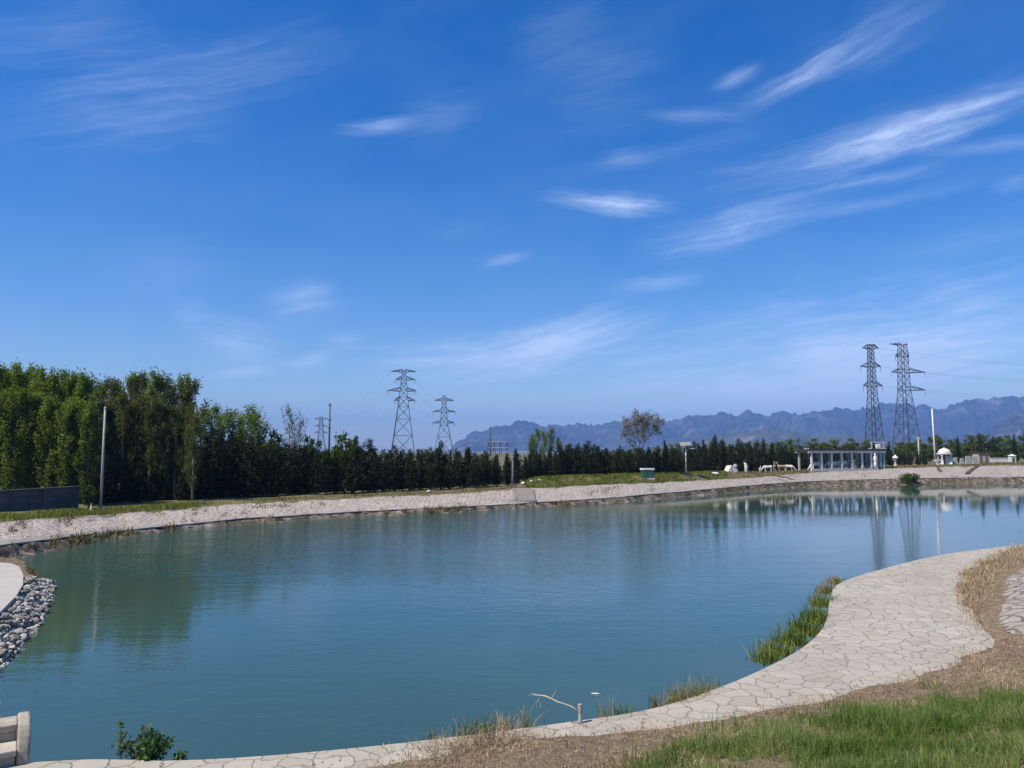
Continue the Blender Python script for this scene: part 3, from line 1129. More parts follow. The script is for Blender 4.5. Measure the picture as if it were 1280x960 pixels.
def plant_tree(name, kind, idx, px, D, ytop, wscale, label, cat, group, H0):
    P = ground_at(px, D)
    h = height_to(px, ytop, D)
    root = empty(name, P, random.random() * 6.28, label, cat, group)
    s = h / H0
    root.scale = (wscale * s, wscale * s, s)
    tm, cm = PROTO[kind][idx % len(PROTO[kind])]
    for nm, me in (('trunk', tm), ('crown', cm)):
        o = bpy.data.objects.new(nm, me)
        COL.objects.link(o)
        o.parent = root
    return root


# tall poplars at the left end of the far bank
tops_front = [(-38, 462), (-24, 459), (-8, 461), (6, 462), (18, 458), (30, 461), (44, 460), (56, 466), (70, 470), (82, 466), (95, 469), (108, 468)]
for i, (px, yt) in enumerate(tops_front):
    D = 56 + 5 * random.random()
    plant_tree('poplar_tree', 'poplar', i, px, D, yt, .95 + .2 * random.random(), 'tall bright green poplar standing behind the grey boundary wall', 'poplar', 'bright poplars behind the boundary wall', 11)
for i, (px, yt) in enumerate([(-30, 470), (-14, 472), (0, 468), (14, 470), (27, 473), (40, 472), (52, 476), (64, 478), (77, 476), (90, 474), (103, 477), (114, 482)]):
    plant_tree('poplar_tree', 'poplar', i + 2, px, 64 + 5 * random.random(), yt, 1.0, 'tall bright green poplar standing behind the grey boundary wall', 'poplar', 'bright poplars behind the boundary wall', 11)
for i, (px, yt) in enumerate([(129, 477), (139, 470), (151, 476), (164, 467), (174, 465), (186, 467), (197, 466), (207, 472), (218, 480), (231, 471), (240, 473)]):
    plant_tree('poplar_tree', 'poplar_dull' if i % 3 else 'poplar', i, px, 60 + 4 * random.random(), yt, .88 + .2 * random.random(),
               'tall dull green poplar with bare brownish stems beside the lamp pole', 'poplar', 'dull poplars beside the lamp pole', 11)
for i, (px, yt) in enumerate([(125, 508), (134, 500), (146, 497), (158, 492), (169, 500), (180, 494), (192, 497), (203, 502), (213, 505), (224, 508), (236, 504), (246, 515)]):
    plant_tree('poplar_tree', 'poplar_dull', i + 1, px, 57 + 2 * random.random(), yt, 1.15, 'shorter dull poplar in front of the tall dull ones by the lamp pole', 'poplar', 'shorter dull poplars', 11)
for i, (px, yt) in enumerate([(-42, 486), (-31, 494), (-20, 482), (-9, 498), (3, 488), (14, 500), (24, 490), (35, 505), (46, 494), (57, 510), (67, 498), (78, 512), (88, 503), (98, 500), (107, 515), (116, 508)]):
    plant_tree('poplar_tree', 'poplar', i + 1, px, 52.5 + 2.5 * random.random(), yt, 1.3, 'young bright poplar filling the edge of the grove just behind the grey wall', 'poplar', 'young poplars at the grove edge', 11)
# mixed green trees sloping down to the right of the poplars
for (px, yt, D, kind, ws, lab) in [
    (256, 508, 66, 'slim', 1.5, 'pale green upright tree just past the end of the tall poplars'),
    (267, 506, 67, 'slim', 1.6, 'pointed pale green tree second past the end of the tall poplars'),
    (280, 524, 65, 'slim', 1.6, 'low slim green tree in the dip between two bigger green crowns'),
    (294, 512, 66, 'slim', 1.9, 'bushy green tree just before the highest tip of the middle clump'),
    (311, 509, 68, 'slim', 2.0, 'green tree forming the highest tip of the middle clump'),
    (322, 520, 66, 'slim', 2.0, 'bushy green tree on the falling side of the middle clump'),
    (338, 535, 66, 'broad', .7, 'dark round tree stepping down from the middle clump'),
    (349, 543, 66, 'broad', .7, 'lowest dark round tree before the thin feathery tree'),
    (365, 509, 72, 'feather', .8, 'thin feathery tree letting the sky show through its crown'),
    (377, 524, 72, 'feather', .7, 'shorter feathery tree leaning against the thin feathery tree'),
    (388, 543, 70, 'broad', .6, 'rounded dark green tree before the tall bare mast'),
    (404, 549, 70, 'broad', .55, 'small dark tree directly under the far faint pylon'),
    (432, 536, 72, 'broad', .95, 'rounded dark green tree rising just past the tall mast'),
    (445, 545, 73, 'broad', .6, 'smaller dark tree joined to the rounded tree past the mast'),
    (463, 548, 75, 'conifer', 1.9, 'pointed green tree standing alone just past the rounded dark tree'),
    (664, 546, 92, 'slim', 1.1, 'bright upright tree at the near side of the small poplar cluster'),
    (671, 536, 92, 'slim', 1.2, 'tall upright tree in the small poplar cluster with pale stems'),
    (679, 539, 94, 'slim', 1.1, 'middle upright tree of the small poplar cluster above the conifers'),
    (688, 535, 93, 'slim', 1.2, 'tallest upright tree on the far side of the small poplar cluster'),
    (698, 547, 93, 'slim', 1.0, 'short upright tree ending the small poplar cluster'),
]:
    plant_tree('leafy_tree', kind, px, px, D, yt, ws, lab, 'tree', None, {'slim': 8, 'broad': 6, 'feather': 9, 'conifer': 6}[kind])

# the dark conifer belt along the top of the far bank
PROF = [(120, 575), (150, 585), (190, 582), (235, 578), (250, 545), (300, 540), (340, 552), (400, 556), (440, 556), (480, 561), (520, 560), (560, 561), (600, 562), (640, 567), (660, 562), (700, 560), (725, 554),
        (760, 557), (800, 562), (850, 553), (880, 547), (900, 548), (930, 553), (960, 556), (1000, 558), (1040, 560), (1080, 562), (1120, 563), (1150, 567)]


def zone(px):
    for lim, z in ((250, 'beneath the dull poplars'), (470, 'between the poplars and the two distant pylons'), (660, 'in front of the two distant pylons'),
                   (845, 'around the bare purplish tree'), (1005, 'behind the animal statues'), (1110, 'behind the white pergola')):
        if px < lim:
            return z
    return 'beyond the white pergola'


px = 122.0
i = 0
while px < 1150:
    D = top_d(px) + 5.5 + 2.5 * random.random() + float(np.interp(px, [850, 910, 1000], [0, 3.5, 5.5]))
    yt = np.interp(px, [p[0] for p in PROF], [p[1] for p in PROF]) + random.gauss(1, 5.0)
    z_ = zone(px)
    plant_tree('conifer_tree', 'conifer', random.randrange(6), px, D, yt, (1.2 if px < 760 else .95) + .28 * random.random(), 'dark narrow conifer in the front row ' + z_, 'conifer', 'front row conifers ' + z_, 6)
    px += (9.5 + 5 * random.random()) * (68 / D) ** .5
    i += 1
px = 118.0
while px < 1160:
    D = top_d(px) + 10 + 3 * random.random() + float(np.interp(px, [850, 910, 1000], [0, 3.5, 5.5]))
    yt = np.interp(px, [p[0] for p in PROF], [p[1] for p in PROF]) + random.gauss(1.5, 4.5)
    z_ = zone(px)
    plant_tree('conifer_tree', 'conifer', random.randrange(6), px, D, yt, 1.15 + .3 * random.random(), 'dark conifer in the second row ' + z_, 'conifer', 'second row conifers ' + z_, 6)
    px += (10 + 5 * random.random()) * (75 / D) ** .5
px = 395.0
while px < 1020:
    D = top_d(px) + 15 + 4 * random.random() + float(np.interp(px, [850, 910, 1000], [0, 3.5, 5.5]))
    yt = np.interp(px, [p[0] for p in PROF], [p[1] for p in PROF]) + random.gauss(4, 3)
    z_ = zone(px)
    plant_tree('conifer_tree', 'conifer', random.randrange(6), px, D, yt, 1.7 + .3 * random.random(), 'dark broad conifer in the rear row ' + z_, 'conifer', 'rear row conifers ' + z_, 6)
    px += (13 + 4 * random.random()) * (80 / D) ** .5
# paler green trees further off on the right
px = 700.0
while px < 1330:
    D = 165 + 50 * random.random()
    yt = float(np.interp(px, [700, 800, 900, 1000, 1100, 1200, 1280, 1330], [560, 560, 556, 551, 551, 548, 545, 545])) + random.gauss(0, 3)
    if px < 1110:
        lab, gr = 'paler green round tree showing between the conifer tips', 'pale trees behind the conifers'
    else:
        lab, gr = 'pale green tree in the open row beyond the domed pavilion', 'pale trees beyond the pavilion'
    plant_tree('leafy_tree', 'fargreen', random.randrange(4), px, D, yt, 1.0 + .3 * random.random(), lab, 'tree', gr, 5)
    px += 8 + 6 * random.random()
px = 1120.0
while px < 1330:
    D = 150 + 10 * random.random()
    yt = 564 + random.gauss(0, 2)
    plant_tree('leafy_shrub', 'broad', random.randrange(3), px, D, yt, 1.0, 'low dark shrub under the pale trees beyond the domed pavilion', 'shrub', 'dark shrubs under the pale trees', 6)
    px += 9 + 5 * random.random()
for px, yt, D in [(1219, 541, 150), (1192, 545, 155), (1237, 545, 152), (1262, 543, 150)]:
    plant_tree('conifer_tree', 'conifer', px, px, D, yt, .9, 'pointed dark conifer standing above the pale trees beyond the pavilion', 'conifer', 'lone conifers beyond the pavilion', 6)

# bare tree
tm, cm = bare_proto(np.random.default_rng(5), height_to(799, 511, 88), 2.75, leaves=5200)
bt = empty('bare_tree', ground_at(799, 88), 0.4, 'spreading purplish bare tree taller than the dark conifers around it', 'tree')
for nm, me in (('trunk', tm), ('crown', cm)):
    o = bpy.data.objects.new(nm, me)
    COL.objects.link(o)
    o.parent = bt


# ------------------------------------------------------------------ grass
def blades(n, base, h, w, r, lean=0.45, bend=0.5):
    """two-quad bent blades. base (n,3), h (n,)"""
    a = r.random(n) * 6.283
    side = np.stack([np.cos(a), np.sin(a), np.zeros(n)], -1)
    ld = r.random(n) * 6.283
    ln = np.stack([np.cos(ld), np.sin(ld), np.zeros(n)], -1) * (np.abs(r.normal(size=n)) * lean)[:, None]
    up = np.array([0, 0, 1.0])
    w = w[:, None]
    H = h[:, None]
    m = base + up * H * .55 + ln * H * .35
    t = base + up * H * (1 - .25 * np.minimum(1, np.linalg.norm(ln, axis=1)))[:, None] + ln * H * (.35 + bend)
    v = np.stack([base - side * w * .5, base + side * w * .5, m + side * w * .4, m - side * w * .4, t], 1).reshape(-1, 3)
    k = np.arange(n)[:, None] * 5
    q = k + np.array([0, 1, 2, 3])
    tri = k + np.array([3, 2, 4])
    return v, q, tri


def grass_obj(name, base, h, w, mat, r, label=None, kind='stuff', parent=None, lean=.45, bend=.5, clump=None):
    n = len(base)
    v, q, tr = blades(n, base, h, w, r, lean, bend)
    rv = r.random(n) if clump is None else np.clip(clump + r.normal(size=n) * .18, 0, 1)
    me = bpy.data.meshes.new(name)
    me.from_pydata(v.tolist(), [], q.tolist() + tr.tolist())
    me.materials.append(mat)
    a = me.attributes.new('rnd', 'FLOAT', 'POINT')
    a.data.foreach_set('value', np.repeat(rv, 5).astype(np.float32))
    o = bpy.data.objects.new(name, me)
    COL.objects.link(o)
    if parent is not None:
        o.parent = parent
    if kind:
        o['kind'] = kind
    return o


LAWN = [(600, 1010), (700, 988), (760, 966), (820, 948), (900, 924), (960, 908), (1040, 890), (1090, 884), (1140, 876), (1200, 868), (1290, 860), (1500, 850)]
r = np.random.default_rng(11)
n = 520000
gx, gy = r.uniform(-3, 17, n), r.uniform(1.2, 14.5, n)
gz = hill_z(gx, gy)
ppx, ppy = project(np.stack([gx, gy, gz], -1))
edge = np.interp(ppx, [p[0] for p in LAWN], [p[1] for p in LAWN]) + 11 * fbm(gx * 1.4, gy * 1.4, 21, 4) + 6
dens = fbm(gx * 1.1, gy * 1.1, 33, 4)
okl = (ppy > edge + r.normal(size=n) * 9) & (ppx > 480) & (ppx < 2300) & (ppy < 1250) & (hill_s(gx, gy) > .6)
okl &= (dens + r.normal(size=n) * .35 > -0.30)
keep = np.nonzero(okl)[0][:160000]
base = np.stack([gx, gy, gz - .02], -1)[keep]
cn = 0.45 + 0.40 * fbm(base[:, 0] * 1.6, base[:, 1] * 1.6, 44, 3)
h = (0.10 + 0.19 * r.random(len(keep)) ** 1.5) * (1 + .65 * fbm(base[:, 0] * 1.9, base[:, 1] * 1.9, 55, 3))
grass_obj('lawn_grass', base, np.maximum(h, .05), .006 + .006 * r.random(len(keep)), M['grass'], r, clump=cn, lean=.6)

# dead straw over the soil, thin through the lawn
n = 420000
gx, gy = r.uniform(-5, 24, n), r.uniform(2, 27, n)
s = hill_s(gx, gy)
gz = hill_z(gx, gy)
ppx, ppy = project(np.stack([gx, gy, gz], -1))
edge = np.interp(ppx, [p[0] for p in LAWN], [p[1] for p in LAWN])
d_ = fbm(gx * 1.3, gy * 1.3, 61, 4)
ok = (s > -.12) & (ppx > -50) & (ppx < 1400) & (ppy < 1010) & (d_ + r.normal(size=n) * .5 > -.1) & (s < 6)
ok &= ~((ppy > edge + 25) & (r.random(n) < .8))
ok &= ~(inside(gx, gy, pw) & (r.random(n) < .9))
keep = np.nonzero(ok)[0][:120000]
base = np.stack([gx, gy, gz - .01], -1)[keep]
far = np.hypot(base[:, 0], base[:, 1])
h = (.03 + .10 * r.random(len(keep)) ** 2.2)
grass_obj('dry_grass', base, h, .0045 + .004 * r.random(len(keep)) + far * .0003, M['straw'], r, lean=1.3, bend=.7, clump=.5 + .4 * d_[keep])

n = 60000
gx, gy = r.uniform(-8, 22, n), r.uniform(8, 32, n)
s = hill_s(gx, gy)
ok = (s < .05) & (s > -1.6) & (r.random(n) < np.exp(s * 2.6)) & (seg_dist(gx, gy, inner_s) > .05) & (gy < 30) & inside(gx, gy, inner_s + outer_s[::-1])
b_ = np.stack([gx, gy, np.full(n, PATH_Z + .003)], -1)[ok]
b_[:, 2] += .004 * r.random(len(b_))
grass_obj('path_litter', b_, .015 + .03 * r.random(len(b_)), .005 + .004 * r.random(len(b_)), M['straw'], r, lean=3.0, bend=.6)
# pebbles and clods on the bare strip
cv, cf = [], []
n = 30000
gx, gy = r.uniform(-5, 22, n), r.uniform(4, 26, n)
s = hill_s(gx, gy)
ppx, ppy = project(np.stack([gx, gy, hill_z(gx, gy)], -1))
edge = np.interp(ppx, [p[0] for p in LAWN], [p[1] for p in LAWN])
for j in np.nonzero((s > -.25) & (s < 3.2) & (ppx > 250) & (ppx < 1330) & (ppy < edge + 12) & (ppy < 975) & (ppy > 780))[0][:1500]:
    z_ = float(hill_z(gx[j:j + 1], gy[j:j + 1])[0]) if s[j] > 0 else PATH_Z
    sz = .010 + .028 * r.random() ** 3
    a_ = r.random() * 6.28
    o_ = len(cv)
    for th, zz in ((0, 0), (1.3, .2), (2.6, 0), (3.9, .1), (5.2, 0)):
        cv.append((gx[j] + math.cos(a_ + th) * sz * (.8 + .4 * r.random()), gy[j] + math.sin(a_ + th) * sz * (.8 + .4 * r.random()), z_ - .004 + zz * sz))
    cv.append((gx[j], gy[j], z_ + sz * .8))
    cf += [(o_ + k_, o_ + (k_ + 1) % 5, o_ + 5) for k_ in range(5)]
mk('soil_pebbles', cv, cf, M['clod'])['kind'] = 'stuff'

# tall straw on the mound where the path bends
n = 9000
gx, gy = r.uniform(8, 28, n), r.uniform(12, 36, n)
s = hill_s(gx, gy)
gz = hill_z(gx, gy)
ppx, ppy = project(np.stack([gx, gy, gz], -1))
ok = (s > -.05) & (s < 1.5) & (ppx > 1190) & (ppx < 1330) & (ppy < 800) & ~inside(gx, gy, pw)
base = np.stack([gx, gy, gz - .02], -1)[ok]
grass_obj('mound_grass', np.repeat(base, 6, 0) + r.normal(size=(len(base) * 6, 3)) * np.array([.09, .09, 0]), .10 + .22 * r.random(len(base) * 6), np.full(len(base) * 6, .016), M['straw'], r, lean=.8)


def bank_strip(name, p0, p1, n, dmin, dmax, h0, h1, mat, seed, w=.05):
    r = np.random.default_rng(seed)
    px = r.uniform(p0, p1, n)
    T = interp(px, KT)
    k = r.uniform(dmin, dmax, n)
    dirv = T[:, :2] / np.linalg.norm(T[:, :2], axis=1)[:, None]
    P = np.stack([T[:, 0] + dirv[:, 0] * k, T[:, 1] + dirv[:, 1] * k, T[:, 2] + .05 + swell(px, k)], -1)
    ok = fbm(P[:, 0] * .5, P[:, 1] * .5, seed, 3) + r.normal(size=n) * .4 > -.45
    P = P[ok]
    return grass_obj(name, P, h0 + (h1 - h0) * r.random(len(P)) ** 1.5, np.full(len(P), w), mat, r, lean=.5)


bank_strip('bank_grass', -60, 245, 9000, -.5, 4.0, .10, .34, M['bankgrass'], 1, .035)
bank_strip('bank_grass', 655, 905, 16000, -.2, 6.5, .15, .42, M['bankgrass'], 2, .07)
bank_strip('bank_grass', 895, 1010, 3500, -.2, 7, .15, .34, M['olivegrass'], 3, .07)
bank_strip('bank_grass', 1000, 1110, 2500, -.2, 5, .12, .3, M['bankgrass'], 4, .07)
bank_strip('bank_grass', 1105, 1330, 6000, -.2, 8, .12, .34, M['olivegrass'], 5, .08)
bank_strip('bank_grass', 1225, 1330, 2500, 8, 20, .2, .5, M['bankgrass'], 7, .08)
bank_strip('bank_grass', 240, 660, 4000, .2, 4, .10, .25, M['olivegrass'], 6, .05)

r = np.random.default_rng(72)
n = 26000
px = r.uniform(-40, 1320, n)
A, B = interp(px, KL), interp(px, KT)
tt = r.random(n)[:, None]
P = A + (B - A) * tt
ok = fbm(px / 14, tt[:, 0] * 3, 15, 4) + r.normal(size=n) * .15 > .62
P = P[ok]
grass_obj('slope_weeds', P, .05 + .12 * r.random(len(P)), np.full(len(P), .05), M['olivegrass'], r, lean=.9)
# weeds in the rubble at the far water's edge
r = np.random.default_rng(71)
n = 7000
px = r.uniform(-20, 1320, n)
A, B = interp(px, KW), interp(px, KL)
tt = r.random(n)[:, None]
P = A + (B - A) * tt
P[:, 2] = np.maximum(P[:, 2] - .05, 0)
ok = fbm(px / 26, px * 0, 5, 3) + r.normal(size=n) * .25 > .25
P = P[ok]
grass_obj('shore_weeds', P, .10 + .28 * r.random(len(P)), np.full(len(P), .06), M['olivegrass'], r, lean=.7)

# ------------------------------------------------------------------ plants along the path's edge
def clump(name, at, n, h0, h1, spread, mat, label, cat, group=None, w=.012, seed=0, lean=.35, z=None):
    r = np.random.default_rng(seed)
    root = empty(name, at, 0, label, cat, group)
    b = r.normal(size=(n, 3)) * np.array([spread, spread, 0])
    grass_obj('foliage', b, h0 + (h1 - h0) * r.random(n), np.full(n, w) * (0.7 + .6 * r.random(n)), mat, r, kind=None, parent=root, lean=lean)
    return root


def edge_pt(px):
    xs = [p[0] for p in inner_px]
    ys = [p[1] for p in inner_px]
    return at_z(px, float(np.interp(px, xs, ys)), PATH_Z)


CL = [  # px, py of base, height, n, spread, label
    (958, 828, .62, 260, .20, 'grass clump with dark dead stalks at the near tip of the reed bed'),
    (975, 818, .62, 420, .22, 'lush green clump second from the near tip of the reed bed'),
    (992, 806, .72, 480, .24, 'dense green clump in the near half of the reed bed'),
    (1007, 794, .80, 520, .24, 'bright green clump in the middle of the reed bed'),
    (1020, 778, .82, 480, .24, 'tall green clump where the path edge turns'),
    (1030, 758, .75, 420, .26, 'yellowish green clump in the far half of the reed bed'),
    (1036, 742, .65, 300, .22, 'thin brownish clump near the far end of the reed bed'),
    (1046, 730, .55, 260, .20, 'small olive clump at the far tip of the reed bed'),
]
for i, (x, y, h, n, spd, lab) in enumerate(CL):
    P = at_z(x - 2, y, 0.26)
    m_ = M['reed'] if i not in (6, 7) else M['yellowweed']
    clump('reed_clump', P, int(n * .6), h * .18, h * .66, spd * .7, m_, lab, 'reeds', 'reed clumps beside the path', .022, 400 + i, .62)
for i, (x, n, h, mt, lab) in enumerate([
    (762, 50, .30, 'yellowweed', 'thin dry weed between the bamboo stick and the yellow tufts'),
    (783, 90, .20, 'weed', 'low green weed at the water edge past the bamboo stick'),
    (826, 80, .22, 'yellowweed', 'small yellow tuft first of the yellow weeds on the path edge'),
    (850, 130, .30, 'yellowweed', 'bushy yellow tuft in the middle of the yellow weeds'),
    (872, 150, .30, 'yellowweed', 'broad pale yellow tuft on the path edge before the bare stretch'),
    (893, 70, .28, 'yellowweed', 'last yellow tuft before the reed bed'),
    (590, 110, .30, 'weed', 'green leafy weed at the water edge before the brown tangle'),
    (610, 50, .30, 'weed', 'thin green weed beside the brown tangle'),
    (540, 30, .28, 'yellowweed', 'few thin dry stems standing alone on the path edge'),
    (660, 40, .40, 'yellowweed', 'sparse dry stems just before the bamboo stick'),
    (632, 90, .34, 'straw', 'pale dry weed leaning over the water past the brown tangle')]):
    P = edge_pt(x) + Vector((-.02, .12, -.12))
    clump('weed_clump', P, n, h * .3, h * 1.1 + .1, .09 + .03 * (n > 100), M[mt], lab, 'weed', 'weeds on the path edge', .012, 500 + i, .5)
P = at_z(615, 930, PATH_Z)
clump('dead_grass_tangle', P, 900, .05, .22, .30, M['straw'], 'brown tangle of dead grass lying over the path edge', 'dead grass', None, .008, 560, 1.2)
P2 = at_z(560, 941, PATH_Z)
clump('dead_grass_tangle', P2, 500, .04, .16, .28, M['straw'], 'lower dead grass heap on the path before the brown tangle', 'dead grass', None, .008, 561, 1.2)


def leafy_weed(name, at, h, nst, spread, label, seed, red=0.0):
    r = np.random.default_rng(seed)
    root = empty(name, at, 0, label, 'weed')
    st = MB()
    P, S_, Rr = [], [], []
    for i in range(nst):
        a = r.random() * 6.283
        rad = spread * r.random() ** .6
        bx, by = math.cos(a) * rad * .45, math.sin(a) * rad * .45
        hh = h * (1 - .45 * (rad / spread)) * (.7 + .4 * r.random())
        tip = (math.cos(a) * rad, math.sin(a) * rad * .7, hh)
        st.tube([(bx, by, 0), ((bx + tip[0]) / 2, (by + tip[1]) / 2, hh * .6), tip], [.006, .005, .002], 5, False)
        k = 26
        t = r.random(k) * .9 + .12
        q = np.array([bx, by, 0]) * (1 - t[:, None]) + np.array(tip) * t[:, None] + r.normal(size=(k, 3)) * .035
        P.append(q)
        S_.append(.045 + .05 * r.random(k))
    P, S_ = np.concatenate(P), np.concatenate(S_)
    isred = (r.random(len(P)) < red) & (P[:, 0] < 0)
    st.build('stems', M['twig'], root)
    for nm, sel, mt in (('leaves', ~isred, 'weed'), ('reddish_leaves', isred, 'redweed')):
        if sel.sum() > 3:
            me = crown_mesh(nm, P[sel], S_[sel], M[mt], r, None, .6)
            o = bpy.data.objects.new(nm, me)
            COL.objects.link(o)
            o.parent = root
    return root


leafy_weed('leafy_weed', at_z(182, 953, .34), .48, 28, .38, 'bushy green weed growing over the water edge', 601, .30)
leafy_weed('thin_weed', at_z(150, 951, .34), .62, 2, .12, 'single tall thin stem beside the bushy dark weed', 602)
leafy_weed('thin_weed', at_z(227, 950, .34), .18, 2, .05, 'short thin stem on the open side of the bushy dark weed', 603)
# bush on the far shore
bp = at_z(1139, 606, .0)
PROTO['shorebush'] = [round_proto(np.random.default_rng(340), 1.6, 1.5, 1600, 'broad', .5, .2)]
sb = empty('shore_bush', bp + Vector((0, .5, 0)), 0, 'dark round bush growing at the far waterline', 'bush')
for nm, me in zip(('trunk', 'crown'), PROTO['shorebush'][0]):
    o = bpy.data.objects.new(nm, me)
    COL.objects.link(o)
    o.parent = sb

# fallen bamboo stick and the short post
A = hill_hit(724, 911)
A = Vector((edge_pt(724).x, edge_pt(724).y - .12, PATH_Z))
k = MB()
k.tube([A + Vector((0, 0, -.05)), A + Vector((.01, .01, .12)), A + Vector((0, .01, .27))], [.033, .03, .032], 10)
po = k.build('short_post', M['postwood'], smooth=False)
tag(po, 'short weathered post stub at the end of the bamboo stick', 'post')
tip = at_d(666, 868, 12.2)
mid = at_d(697, 879, 11.9)
end = at_d(722, 888, 11.65)
root = empty('bamboo_stick', end, 0, 'dry broken bamboo stick reaching out over the water', 'stick')
k = MB()
ps = [end + (tip - end) * t + Vector((0, 0, .035 * math.sin(3 * t) + .012 * math.sin(11 * t))) for t in np.linspace(0, 1, 8)]
k.tube([p - end for p in ps], [.007, .009, .008, .010, .010, .011, .010, .008], 7)
k.build('cane', M['bamboo'], root, True)
q = ps[6] - end
k = MB()
k.tube([q, q + Vector((.02, .01, -.09)), q + Vector((.02, 0, -.20))], [.008, .006, .003], 5)
k.tube([q + Vector((.01, .0, -.05)), q + Vector((-.04, .01, -.12)), q + Vector((-.04, .01, -.19))], [.006, .005, .003], 5)
k.tube([q + Vector((.2, 0, -.03)), q + Vector((.26, .02, .05)), q + Vector((.24, .02, .12))], [.005, .004, .002], 5)
k.tube([q + Vector((-.03, 0, .01)), q + Vector((-.10, .02, .02)), q + Vector((-.16, .03, -.02))], [.005, .004, .002], 5)
k.build('twig', M['bamboo'], root)
k = MB()
fp = at_z(746, 867, 0.01)
k.tube([fp + Vector((-.10, .02, 0)), fp, fp + Vector((.07, -.02, 0))], [.006, .014, .005], 8)
tag(k.build('floating_wood', M['whitepaint'], smooth=True), 'small pale piece of wood floating beyond the short post', 'wood')

# stone steps in the near corner
root = empty('stone_steps', (-6.48, 10.32, PATH_Z), R(33), 'pale stone steps with dark risers at the near corner of the water', 'steps')


def roughen(o, amp, cut=4):
    bm = bmesh.new()
    bm.from_mesh(o.data)
    bmesh.ops.subdivide_edges(bm, edges=bm.edges[:], cuts=cut, use_grid_fill=True)
    for v in bm.verts:
        q = v.co * 5
        v.co += Vector((mnoise.noise(q), mnoise.noise(q + Vector((9, 0, 0))), mnoise.noise(q + Vector((0, 9, 0))))) * amp
    bm.to_mesh(o.data)
    bm.free()




def part(nm, mat, b, bevel=.012):
    k = MB()
    k.box(*b)
    o = k.build(nm, mat, root, bevel=.022)
    roughen(o, .007)
    return o


zt1, zt2 = .205, .42
part('riser', M['riser'], (-2.2, .05, .02, .40, -.6, zt1 - .07))
part('tread', M['stepstone'], (-2.2, .06, -.02, .43, zt1 - .08, zt1))
part('riser', M['riser'], (-2.2, .05, .40, .74, -.6, zt2 - .085))
part('tread', M['cheek'], (-2.2, .06, .37, .78, zt2 - .095, zt2))
k = MB()  # rounded cheek wall
prof = [(-.02, -.6), (-.02, -.1)] + [(.10 + .68 * (1 - math.cos(t)) * .5 - .12, -.1 + .58 * math.sin(t)) for t in np.linspace(.1, 1.57, 9)] + [(.70, .475), (.82, .44), (.86, .36), (.86, -.6)]
vs = [(.062, y, z) for y, z in prof] + [(.21, y, z) for y, z in prof]
n_ = len(prof)
k.add(vs, [tuple(range(n_ - 1, -1, -1)), tuple(range(n_, 2 * n_))] + [(i, (i + 1) % n_, (i + 1) % n_ + n_, i + n_) for i in range(n_)])
roughen(k.build('cheek_wall', M['cheek'], root, bevel=.03), .007, 2)

# ------------------------------------------------------------------ riprap on the near left shore
def rock_mesh(seed):
    bm = bmesh.new()
    bmesh.ops.create_icosphere(bm, subdivisions=2, radius=1)
    r = np.random.default_rng(seed)
    off = Vector(r.normal(size=3) * 10)
    cuts = [(Vector(r.normal(size=3)).normalized(), .55 + .3 * r.random()) for _ in range(9)]
    for v in bm.verts:
        for nrm, d in cuts:
            e = v.co.dot(nrm) - d
            if e > 0:
                v.co -= nrm * e
        v.co += v.co.normalized() * .08 * mnoise.noise(v.co * 2 + off)
        v.co.z *= .72
    me = bpy.data.meshes.new('riprap_stone')
    bm.to_mesh(me)
    bm.free()
    me.materials.append(M['rock'])
    return me


rocks = [rock_mesh(i) for i in range(8)]
edge_l = [at_z(x, y, .6) for x, y in [(29, 716), (29, 730), (20, 745), (0, 765), (-60, 815)]]
wat_l = [at_z(x, y, 0) for x, y in [(66, 730), (66, 742), (52, 776), (6, 832), (-50, 890)]]
proto_rock = None
for i in range(285):
    t_ = random.random() * 4 * .93
    k0 = int(t_)
    f_ = t_ - k0
    a = edge_l[k0].lerp(edge_l[k0 + 1], f_)
    b_ = wat_l[k0].lerp(wat_l[k0 + 1], f_)
    s = random.random()
    p = a.lerp(b_, .06 + .98 * s)
    sz = .055 + .065 * random.random() ** 2
    if proto_rock is None:
        proto_rock = bpy.data.objects.new('riprap_stone', rocks[0])
        o = proto_rock
    else:
        o = proto_rock.copy()
        o.data = rocks[random.randrange(8)]
    COL.objects.link(o)
    zz = float(left_z(np.array([p.x]), np.array([p.y]))[0])
    o.location = (p.x, p.y, max(zz, .46 * (1 - s)) + .03 + .06 * random.random())
    o.rotation_euler = (random.random() * .6, random.random() * .6, random.random() * 6.28)
    o.scale = (sz * (.8 + .5 * random.random()), sz * (.8 + .5 * random.random()), sz)
    tag(o, 'pale grey riprap stone heaped below the slab on the near shore', 'stone', 'riprap stones below the slab')
r = np.random.default_rng(91)
fill_v, fill_f = [], []
for i in range(1700):
    t_ = random.random() * 4 * .95
    k0 = int(t_)
    a, b_ = edge_l[k0].lerp(edge_l[k0 + 1], t_ - k0), wat_l[k0].lerp(wat_l[k0 + 1], t_ - k0)
    sn = random.random()
    p = a.lerp(b_, .02 + 1.02 * sn)
    zz = max(float(left_z(np.array([p.x]), np.array([p.y]))[0]), .46 * (1 - sn)) - .03
    q = Matrix.LocRotScale((p.x, p.y, zz), Vector((random.random(), random.random(), random.random() * 6)).normalized().to_track_quat('X', 'Z'), Vector((1, 1, 1)) * (.028 + .05 * random.random()))
    me_ = rocks[i % 8]
    o_ = len(fill_v)
    fill_v += [tuple(q @ v.co) for v in me_.vertices]
    fill_f += [tuple(j + o_ for j in f.vertices) for f in me_.polygons]
mk('riprap_rubble', fill_v, fill_f, M['rock'])['kind'] = 'stuff'
nb = 300
a = np.array([tuple(at_z(x, y, .2)) for x, y in [(34, 706), (42, 716), (55, 728), (40, 728), (30, 712)]])
wv = r.dirichlet(np.ones(5), nb)
